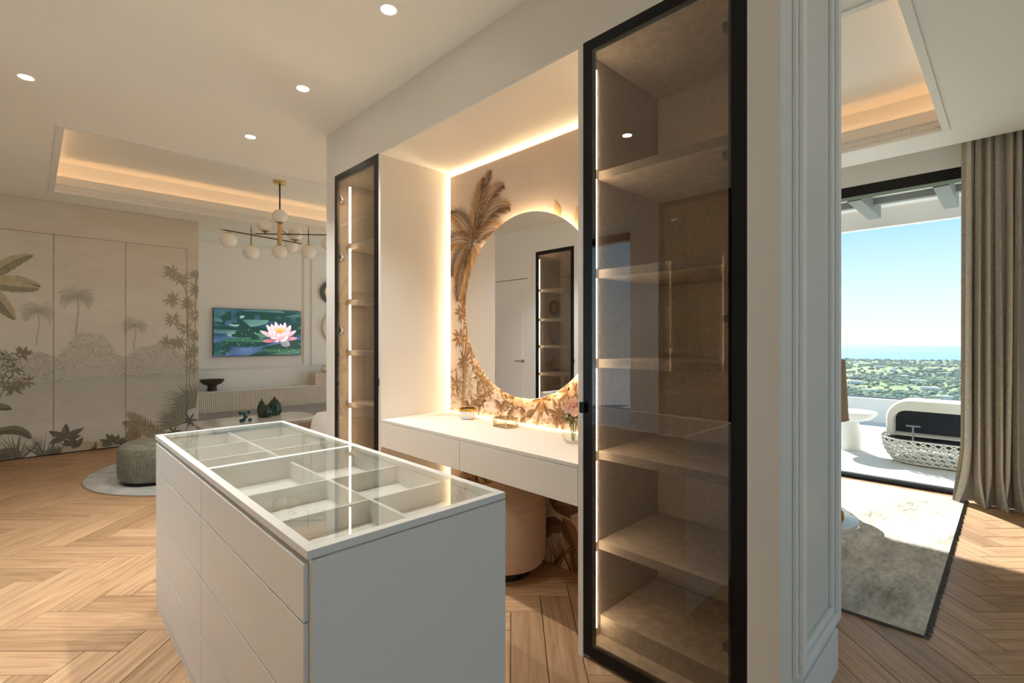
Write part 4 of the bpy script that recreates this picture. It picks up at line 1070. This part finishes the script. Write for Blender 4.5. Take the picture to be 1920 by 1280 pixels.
def globe(p, up, parent=None):
    g_ = MB().sphere(p, GR, 28, 18).build('globe', GLOBE, ch)
    s_ = -1 if up else 1
    pr = [(.0001, s_ * (GR + .012)), (.014, s_ * (GR + .012)), (.018, s_ * (GR + .004)), (.052, s_ * (GR * .83)), (.050, s_ * (GR * .80)), (.0001, s_ * GR * .86)]
    MB().lathe(pr, p, 28).build('cap', BRASS, g_)
def arm(a, b):
    MB().tube([a, b], .0065, 8).build('arm', BRONZE, ch)
    d = (b - a).normalized()
    for p, q_ in ((a, a - d * .035), (b, b + d * .035)): MB().tube([p, q_], .0085, 8).build('arm_tip', BRASS, ch)
A0, A1 = rd(-3.300, 5.606, 2.60), rd(-2.763, 6.471, 2.60); AH = hub + Vector((0, 0, 2.60)); A1 = AH + (AH - A0) * .42
arm(A0, A1)
B0, B1 = rd(-3.20, 6.155, 2.671), rd(-2.02, 6.25, 2.671); arm(B0, B1)
C0, C1 = hub + Vector((-.05, -.06, 2.74)), rd(-3.02, 6.72, 2.74); arm(hub + Vector((0, 0, 2.74)), C1)
def on(a, b, t): return a + (b - a) * t
globe(hub + Vector((0, 0, 2.892)), True); globe(hub + Vector((0, 0, 2.450)), False)
p = on(A0, AH, .10); globe(p - Vector((0, 0, GR + .02)), False); MB().tube([p, p - Vector((0, 0, .02))], .005, 6).build('stem', BRONZE, ch)
p = on(A0, AH, .475); globe(Vector((p.x, p.y, 2.39)), False); MB().tube([Vector((p.x, p.y, 2.70)), Vector((p.x, p.y, 2.48))], .005, 6).build('stem', BRONZE, ch); MB().tube([Vector((p.x, p.y, 2.67)), Vector((p.x, p.y, 2.71))], .008, 8).build('stem_tip', BRASS, ch)
p = on(AH, A1, .75); globe(Vector((p.x, p.y, 2.60 + GR + .02)), True); MB().tube([p, p + Vector((0, 0, .02))], .005, 6).build('stem', BRONZE, ch)
p = on(B0, B1, .09); globe(p + Vector((0, 0, GR + .02)), True); MB().tube([p, p + Vector((0, 0, .02))], .005, 6).build('stem', BRONZE, ch)
p = on(B0, B1, .535); globe(Vector((p.x, p.y, 2.455)), False); MB().tube([Vector((p.x, p.y, 2.77)), Vector((p.x, p.y, 2.54))], .005, 6).build('stem', BRONZE, ch); MB().tube([Vector((p.x, p.y, 2.73)), Vector((p.x, p.y, 2.77))], .008, 8).build('stem_tip', BRASS, ch)
p = on(B0, B1, .75); globe(p - Vector((0, 0, GR + .02)), False); MB().tube([p, p - Vector((0, 0, .02))], .005, 6).build('stem', BRONZE, ch)
p = C1; globe(p - Vector((0, 0, GR + .03)), False); MB().tube([p, p - Vector((0, 0, .03))], .005, 6).build('stem', BRONZE, ch)

# ------------------------------------------------------------------ bedroom side: rug, tables, lamp, curtain
rg = thing('area_rug', 'worn beige and grey vintage rug with dark fringe by the window', 'rug', (4.1, 1.6, .0005))
RX0, RX1, RY0, RY1 = 2.89, 5.58, .285, 2.95
box('pile', RUGB, RX0, RX1, RY0, RY1, .0005, .012, rg, .002)
random.seed(4)
m = MB(); k = 0
y = RY0
x = RX0
while x < RX1:
    L = random.uniform(.014, .024); dx = random.uniform(-.012, .012); m.tube([(x, RY0 + .002, .009), (x + dx * .5, RY0 - L * .5, .009), (x + dx, RY0 - L, .0035)], .003, 4); x += .0085
m.build('fringe', FRINGE, rg, kind='stuff')
box('bound_edge', FRINGE, RX0 - .012, RX0, RY0, RY1, .001, .011, rg, .002)
tc = (3.085, .93, .0125)
st_ = thing('side_table', 'low round table with pale stone top on the vintage rug', 'table', tc)
MB().lathe([(.0001, .345), (.30, .345), (.345, .352), (.362, .363), (.362, .372), (.352, .380), (.0001, .380)], (tc[0], tc[1], 0), 72).build('table_top', MARBLE, st_)
MB().lathe([(.0001, .0125), (.17, .0125), (.17, .03), (.06, .06), (.05, .20), (.07, .32), (.12, .345), (.0001, .345)], (tc[0], tc[1], 0), 40).build('pedestal', EDGE, st_)
gc = (3.06, .665, .3805)
tag(MB().lathe([(.0001, 0), (.022, 0), (.034, .008), (.040, .028), (.038, .05), (.034, .060), (.031, .060), (.035, .048), (.036, .028), (.030, .012), (.0001, .008)], gc, 36).build('gold_votive', GOLD, None, 0, gc), 'hammered gold votive cup on the low round table', 'candle cup')
t = thing('glass_vase', 'dark green glass vase behind the gold votive cup', 'vase', (3.10, .80, .3805))
MB().lathe([(.0001, 0), (.05, 0), (.085, .03), (.098, .08), (.085, .13), (.05, .165), (.035, .175), (.0001, .176)], (3.10, .80, .3805), 40, lobes=8, lobe_amp=.1).build('body', GREENG, t)
MB().lathe([(.02, .176), (.032, .176), (.03, .19), (.02, .19), (.02, .176)], (3.10, .80, .3805), 24).build('neck_ring', BRASS, t)
lc = (4.63, 1.165)
lt = thing('lamp_table', 'small round table under the taupe lamp shade', 'table', (lc[0], lc[1], .0125))
MB().lathe([(.0001, .40), (.19, .40), (.19, .42), (.0001, .42)], (lc[0], lc[1], 0), 40).build('top', EDGE, lt); MB().lathe([(.0001, .0125), (.14, .0125), (.14, .03), (.02, .04), (.02, .40), (.0001, .40)], (lc[0], lc[1], 0), 32).build('stand', BLACK, lt)
lp = thing('table_lamp', 'table lamp with tall taupe linen shade before the window', 'lamp', (lc[0], lc[1], .4202))
MB().lathe([(.0001, 0), (.09, 0), (.10, .02), (.09, .12), (.05, .20), (.012, .25), (.012, .40), (.0001, .40)], (lc[0], lc[1], .4202), 32).build('base', CERAM, lp)
m = MB().lathe([(.245, .705), (.222, 1.185), (.219, 1.185), (.242, .705), (.245, .705)], (lc[0], lc[1], 0), 64); m.build('shade', SHADE, lp)
m = MB()
for z_, r_ in ((.708, .2455), (1.182, .2225)): m.tube([(lc[0] + r_ * math.cos(k * PI / 24), lc[1] + r_ * math.sin(k * PI / 24), z_) for k in range(48)], .004, 6, closed=True)
m.build('shade_band', SHADE, lp)

def curtain(name, label, ya, yb, xc, folds):
    t = thing(name, label, 'curtain', (xc, (ya + yb) / 2, 0))
    nu, nv = folds * 14, 40; vs = []; fs = []
    rr = random.Random(12); ph = [rr.uniform(-.5, .5) for _ in range(folds + 2)]; am = [rr.uniform(.65, 1.25) for _ in range(folds + 2)]
    for side in (0, 1):
        for j in range(nv + 1):
            v = j / nv; z = .0135 + v * 3.129
            for i in range(nu + 1):
                u = i / nu; k = u * folds; ki = int(min(k, folds - 1e-6)); f = k - ki
                amp = (am[ki] * (1 - f) + am[ki + 1] * f) * (.034 + .030 * (1 - v) ** 1.2)
                shift = (ph[ki] * (1 - f) + ph[ki + 1] * f) * (1 - v) * .8
                y_ = ya + (yb - ya) * u + .018 * math.sin(4 * PI * k + 1) * (1 - .4 * v)
                x = xc - amp * math.sin(2 * PI * (k + shift * .4)) - .012 * math.sin(2 * PI * k * 2.3 + 2 * v + ki)
                low = max(0, 1 - v / .085)
                x -= .05 * low ** 1.3 * (1 + .5 * math.sin(2 * PI * (k + .2)))
                y_ += .035 * low ** 1.5 * math.sin(2 * PI * k * .5 + 1)
                if u > .93: y_ += (u - .93) / .07 * .075 * max(0, 1 - v / .16) ** 1.6
                y_ += (.012 + .02 * (1 - v)) * math.sin(3.1 * v + ki * 1.7) * (1 - abs(2 * u - 1))
                n_ = .0022 if side else 0
                vs.append((min(x + n_, XR - .035), y_, z - (.0115 if j == 0 and y_ < .22 else 0)))
    w = nu + 1; off = w * (nv + 1)
    for side in (0, 1):
        for j in range(nv):
            for i in range(nu):
                q_ = (side * off + j * w + i, side * off + j * w + i + 1, side * off + (j + 1) * w + i + 1, side * off + (j + 1) * w + i); fs.append(q_)
    for j in range(nv):
        for i in (0, nu): fs.append((j * w + i, (j + 1) * w + i, off + (j + 1) * w + i, off + j * w + i))
    for i in range(nu):
        for j in (0, nv): fs.append((j * w + i, j * w + i + 1, off + j * w + i + 1, off + j * w + i))
    MB().add(vs, fs, True).build('drape', LINENC, t, sharp=80)
    box('curtain_track', CERAM, xc - .015, xc + .015, ya - .02, yb + .02, 3.143, 3.15, t)
curtain('linen_curtain', 'floor length beige linen curtain gathered beside the window', -.92, .30, 5.56, 21)

# ------------------------------------------------------------------ terrace
TXE = 9.85
tf = struct(box('terrace_floor', TILEJ, XR + .26, TXE, -6, 11, -.2, -.012), 'pale tiled terrace')
ts = .98
for i in range(5):
    for j in range(17):
        x0, y0 = XR + .262 + i * ts, -5.4 + j * ts
        if x0 > TXE - .1: continue
        box('tile', TILE, x0, min(x0 + ts - .003, TXE), y0, y0 + ts - .003, -.012, -.001, tf)
struct(box('window_sill', TILE, XR, XR + .262, YF, YB, -.1, -.0005, None), 'pale stone threshold under the windows')
m = MB().box(TXE, TXE + .22, -6, 11, -.2, .15); m.box(TXE + .03, TXE + .22, -6, 11, .15, .36); m.box(TXE, TXE + .25, -6, 11, .36, .385)
struct(m.build('wall_parapet', OUTWHITE), 'low white terrace parapet')
rl = struct(box('trim_7', HINGE, TXE + .08, TXE + .13, -6, 11, .385, .41), 'grey rail holding the glass balustrade')
for k in range(11):
    box('balustrade_pane', PANE, TXE + .100, TXE + .108, -6 + k * 1.55, -6 + k * 1.55 + 1.54, .41, 1.02, rl)
# pergola
pg = thing('pergola', 'grey pergola rafters with a white outer beam above the terrace', 'pergola', (6.9, 2.4, 2.7))
for k in range(8): box('rafter', PERG, XR + .27, 7.05, 1.14 + (k - 4) * .67 - .06, 1.14 + (k - 4) * .67 + .06, 2.755, 2.90, pg, .004)
box('ledger_beam', PERG, XR + .27, XR + .36, -3, 3.75, 2.80, 2.90, pg)
box('outer_beam', OUTWHITE, 7.20, 7.30, -3, 3.75, 2.68, 2.90, pg)
box('cross_beam', PERG, 6.62, 6.70, -3, 3.75, 2.83, 2.90, pg)
box('canopy_roof', OUTWHITE, XR + .27, 7.32, -3, 3.75, 2.90, 2.98, pg)
sc2 = (7.20, 1.41, 0)
st2 = thing('terrace_table', 'white sculpted stone side table on the terrace', 'table', sc2)
MB().lathe([(.0001, .355), (.12, .355), (.20, .38), (.25, .425), (.272, .462), (.268, .472), (.0001, .474)], sc2, 56).build('dish_top', OUTWHITE, st2)
MB().lathe([(.0001, 0), (.112, 0), (.112, .22), (.108, .28), (.09, .33), (.072, .355), (.0001, .355)], sc2, 48).build('drum_base', OUTWHITE, st2)

sf = thing('outdoor_sofa', 'outdoor sofa with woven white rope base and navy back in white rim', 'sofa', (7.1, .1, 0))
SX0, SX1, SYa, SYb = 6.66, 7.46, -.95, 1.06
def ring_pts(t, n):   # t = 0 bottom .. 1 top
    ins = .085 * (1 - t) ** 2.2; z = .02 + .25 * t
    p = rrect(SX0 + ins, SX1 - ins * .5, SYa + ins, SYb - ins, .30 - ins * .4, 12)
    # resample evenly
    L = [0]
    for a, b in zip(p, p[1:] + p[:1]): L.append(L[-1] + math.hypot(b[0] - a[0], b[1] - a[1]))
    out = []
    for k in range(n):
        s_ = L[-1] * k / n; i = max(j for j in range(len(L)) if L[j] <= s_ + 1e-9); i = min(i, len(p) - 1); a, b = p[i], p[(i + 1) % len(p)]; f = (s_ - L[i]) / max(1e-9, L[i + 1] - L[i])
        out.append(Vector((a[0] + (b[0] - a[0]) * f, a[1] + (b[1] - a[1]) * f, z)))
    return out
NR = 64; lev = [ring_pts(k / 5, NR) for k in range(6)]
m = MB()
for r_ in lev: m.tube(r_, .0075, 5, closed=True)
for k in range(NR):
    m.tube([lev[j][(k + j) % NR] for j in range(6)], .0062, 4); m.tube([lev[j][(k - j) % NR] for j in range(6)], .0062, 4)
m.build('woven_base', ROPE, sf, kind='stuff')
MB().prism([(p.x, p.y) for p in [Vector((7.06 + (q_.x - 7.06) * .93, .055 + (q_.y - .055) * .97, 0)) for q_ in lev[4]]], .205, .225).build('seat_deck', NAVY, sf)
MB().prism([(p.x, p.y) for p in [Vector((7.06 + (q_.x - 7.06) * .9, .055 + (q_.y - .055) * .95, 0)) for q_ in lev[0]]], .0005, .02).build('foot_frame', BLACK, sf)
HX = 7.10
out_ = []; inn = []
def arch(y0, y1, z0, z1, r, n=10):
    p = [(y1, z0)]
    for k in range(n + 1): a = PI / 2 * k / n; p.append((y1 - r + r * math.cos(a), z1 - r + r * math.sin(a)))
    for k in range(n + 1): a = PI / 2 + PI / 2 * k / n; p.append((y0 + r + r * math.cos(a), z1 - r + r * math.sin(a)))
    p.append((y0, z0)); return p
oo = arch(SYa + .02, SYb - .02, .27, .665, .22); ii = arch(SYa + .09, SYb - .085, .27, .545, .13)
vs = []; n = len(oo)
for x, ins in ((HX - .02, .012), (HX, 0), (HX + .30, 0), (HX + .33, .015)):
    for (a, b) in oo: vs.append((x, a - math.copysign(ins, a - .05), b - (ins if b > .4 else 0)))
for x in (HX + .20, HX - .02):
    for (a, b) in ii: vs.append((x, a, b))
fs = []
order = [5, 0, 1, 2, 3]   # inner front -> outer front -> back
for a, b in ((5, 0), (0, 1), (1, 2), (2, 3), (4, 5)):
    for k in range(n - 1): fs.append((a * n + k, a * n + k + 1, b * n + k + 1, b * n + k))
fs.append(tuple(3 * n + k for k in range(n)))
MB().add(vs, fs, True).build('back_rim', ROPE, sf)
MB().prism(ii, HX + .17, HX + .20, axis='X').build('back_panel', NAVY, sf)
box('rim_sill', ROPE, HX - .03, HX + .2, SYa + .03, SYb - .03, .262, .275, sf)
m = MB().tube([(6.78, .76, .226), (6.78, .76, .41)], .009, 8); m.tube([(6.78, .70, .415), (6.78, .82, .415)], .009, 8); m.build('cushion_bracket', HINGE, sf)

# ------------------------------------------------------------------ land and sea far below the terrace
SEA_Z = -120.0
sea_m, nt, out = new_mat('sea')
b = node(nt, 'BsdfPrincipled', Roughness=.35); b.inputs['Base Color'].default_value = (.07, .26, .56, 1)
nt.links.new(b.outputs[0], out.inputs['Surface'])
def wedge(r0, r1, a0, a1, nr, na, zf):
    vs = []; fs = []
    for i in range(nr + 1):
        t = i / nr; r_ = r0 * (r1 / r0) ** t
        for j in range(na + 1):
            a = a0 + (a1 - a0) * j / na; x, y_ = r_ * math.cos(a), r_ * math.sin(a); vs.append((x, y_, zf(x, y_, r_)))
    for i in range(nr):
        for j in range(na): q_ = i * (na + 1) + j; fs.append((q_, q_ + 1, q_ + na + 2, q_ + na + 1))
    return vs, fs
A0_, A1_ = math.radians(-60), math.radians(80)
vs, fs = wedge(3300, 13800, A0_, A1_, 6, 40, lambda x, y_, r_: SEA_Z)
struct(MB().add(vs, fs).build('ground_sea', sea_m), 'blue sea reaching to the horizon')
def land_z(x, y_, r_=None):
    r_ = r_ or math.hypot(x, y_)
    edge = max(0.0, min(1.0, (3560 + 120 * noise.noise((x * .004, y_ * .004, 2)) - r_) / 250))
    hgt = 9 * noise.noise((x * .0022, y_ * .0022, 0)) + 5 * noise.noise((x * .006, y_ * .006, 5)) + 6
    near = max(0, (700 - r_) / 700); return SEA_Z - 6 + edge * (10 + hgt) + 40 * near ** 1.2
land_m, nt, out = new_mat('land')
b = node(nt, 'BsdfPrincipled', Roughness=.95); tcn = node(nt, 'NewGeometry'); nn = node(nt, 'TexNoise', Scale=.0075, Detail=4.0); nt.links.new(tcn.outputs['Position'], nn.inputs['Vector'])
r_ = node(nt, 'ValToRGB'); nt.links.new(nn.outputs['Fac'], r_.inputs[0]); els = r_.color_ramp.elements
els[0].position = .36; els[0].color = lin((88, 104, 74)) + (1,); els[1].position = .66; els[1].color = lin((172, 164, 128)) + (1,)
e = els.new(.47); e.color = lin((150, 160, 92)) + (1,); e = els.new(.55); e.color = lin((112, 126, 84)) + (1,)
nt.links.new(r_.outputs[0], b.inputs['Base Color']); nt.links.new(b.outputs[0], out.inputs['Surface'])
vs, fs = wedge(120, 3700, A0_, A1_, 70, 110, land_z)
land = struct(MB().add(vs, fs, True).build('ground_land', land_m, sharp=180), 'wooded coastal land below the terrace')
random.seed(31)
def scatter_trees(name, label, n, cols, group=None):
    m = MB()
    for k in range(n):
        r_ = 700 * (3500 / 700) ** (random.random() ** .8); a = math.radians(random.uniform(-8, 24)) if k % 4 else random.uniform(A0_, A1_)
        x, y_ = r_ * math.cos(a), r_ * math.sin(a)
        if noise.noise((x * .0045, y_ * .0045, 9)) < -.02 and k % 7: continue
        s_ = random.uniform(2.2, 5.5) * (1 + r_ / 4500); z_ = land_z(x, y_, r_)
        hh = s_ * random.uniform(.8, 1.4); N_ = 5; vs = [(x, y_, z_ + hh)]
        for ring, (q_, t_) in enumerate(((.62, .78), (1.0, .42), (.72, .06))):
            for i in range(N_):
                an = 2 * PI * i / N_ + ring; w_ = s_ * q_ * random.uniform(.75, 1.15); vs.append((x + w_ * math.cos(an), y_ + w_ * math.sin(an), z_ + hh * t_))
        fs = [(0, 1 + i, 1 + (i + 1) % N_) for i in range(N_)]
        for g_ in (0, 1):
            for i in range(N_): fs.append((1 + g_ * N_ + i, 1 + (g_ + 1) * N_ + i, 1 + (g_ + 1) * N_ + (i + 1) % N_, 1 + g_ * N_ + (i + 1) % N_))
        m.add(vs, fs, True)
    o = m.build(name, mat(name, cols, .95, var=(.05, .35)), land, sharp=180); o['label'] = label; o['kind'] = 'stuff'
scatter_trees('pine_woodland', 'dark green pine woods on the coastal land', 9000, (88, 112, 92))
scatter_trees('scrub_woodland', 'paler olive green scrub trees on the coastal land', 6000, (140, 154, 116))
HW = mat('villa render', (232, 232, 228), .8); HR = mat('villa roof tile', (176, 120, 92), .8); WINM = mat('villa window', (70, 84, 96), .2)
def villa(r_, deg, w_, d_, h_, roof, rot, label):
    a = math.radians(deg); x, y_ = r_ * math.cos(a), r_ * math.sin(a); z_ = land_z(x, y_, r_) - 1
    t = thing('villa', label, 'house', (x, y_, z_), 'distant villas'); t.rotation_euler = (0, 0, rot)
    MB().box(-w_ / 2, w_ / 2, -d_ / 2, d_ / 2, 0, h_).build('walls', HW, t, local=True)
    MB().box(-w_ / 2 + 1, w_ / 6, -d_ / 2 + 1, d_ / 2 - 1, h_, h_ + 3.2).build('upper_storey', HW, t, local=True)
    zr = h_ + 3.2
    if roof: MB().add([(-w_ / 2, -d_ / 2, zr), (w_ / 6 + 1, -d_ / 2, zr), (w_ / 6 + 1, d_ / 2, zr), (-w_ / 2, d_ / 2, zr), (-w_ / 4, 0, zr + 2.4), (0, 0, zr + 2.4)], [(0, 1, 5, 4), (2, 3, 4, 5), (1, 2, 5), (3, 0, 4), (0, 3, 2, 1)]).build('roof', HR, t, local=True)
    else: MB().box(-w_ / 2 + .6, w_ / 6 + .4, -d_ / 2 + .6, d_ / 2 - .6, zr, zr + .6).build('roof', HW, t, local=True)
    for k in range(3):
        MB().box(-w_ / 2 - .1, -w_ / 2, -d_ / 2 + d_ * (.14 + .27 * k), -d_ / 2 + d_ * (.30 + .27 * k), h_ * .3, h_ * .75).build('window', WINM, t, local=True)
random.seed(77)
villa(1030, 4.6, 22, 26, 6.5, 0, .3, 'large white flat roofed villa nearest to the terrace among the trees')
for k in range(24):
    roof = k % 3 == 0
    villa(1120 + 78 * k, -1 + (k * 5.3) % 15, random.uniform(14, 30), random.uniform(16, 34), random.uniform(4, 6.5), roof, random.uniform(-.6, .6), 'small white villa with %s roof among distant trees' % ('terracotta' if roof else 'flat'))

# terrace seen through the opposite window
struct(box('terrace_floor_opposite', TILE, -22, XL - .6, YF - .2, 14, -.2, -.002), 'pale terrace outside the opposite window, enlarged for sun bounce')  # stretched outward beyond the house shadow to bounce sunlight onto the ceilings
struct(box('wall_parapet_opposite', OUTWHITE, -22.2, -22, YF - .2, 14, -.2, .55), 'low white parapet outside the opposite window')

# sea haze over the far land
hz, nt, out = new_mat('haze')
vsn = node(nt, 'VolumeScatter', Density=.00007, Anisotropy=.1); vsn.inputs['Color'].default_value = (.86, .93, 1, 1)
nt.links.new(vsn.outputs[0], out.inputs['Volume'])
o = box('ground_haze', hz, 300, 13000, -9000, 12000, -130, -14)
o['kind'] = 'stuff'; o['label'] = 'pale blue sea haze over the far coast'; o['category'] = 'haze'
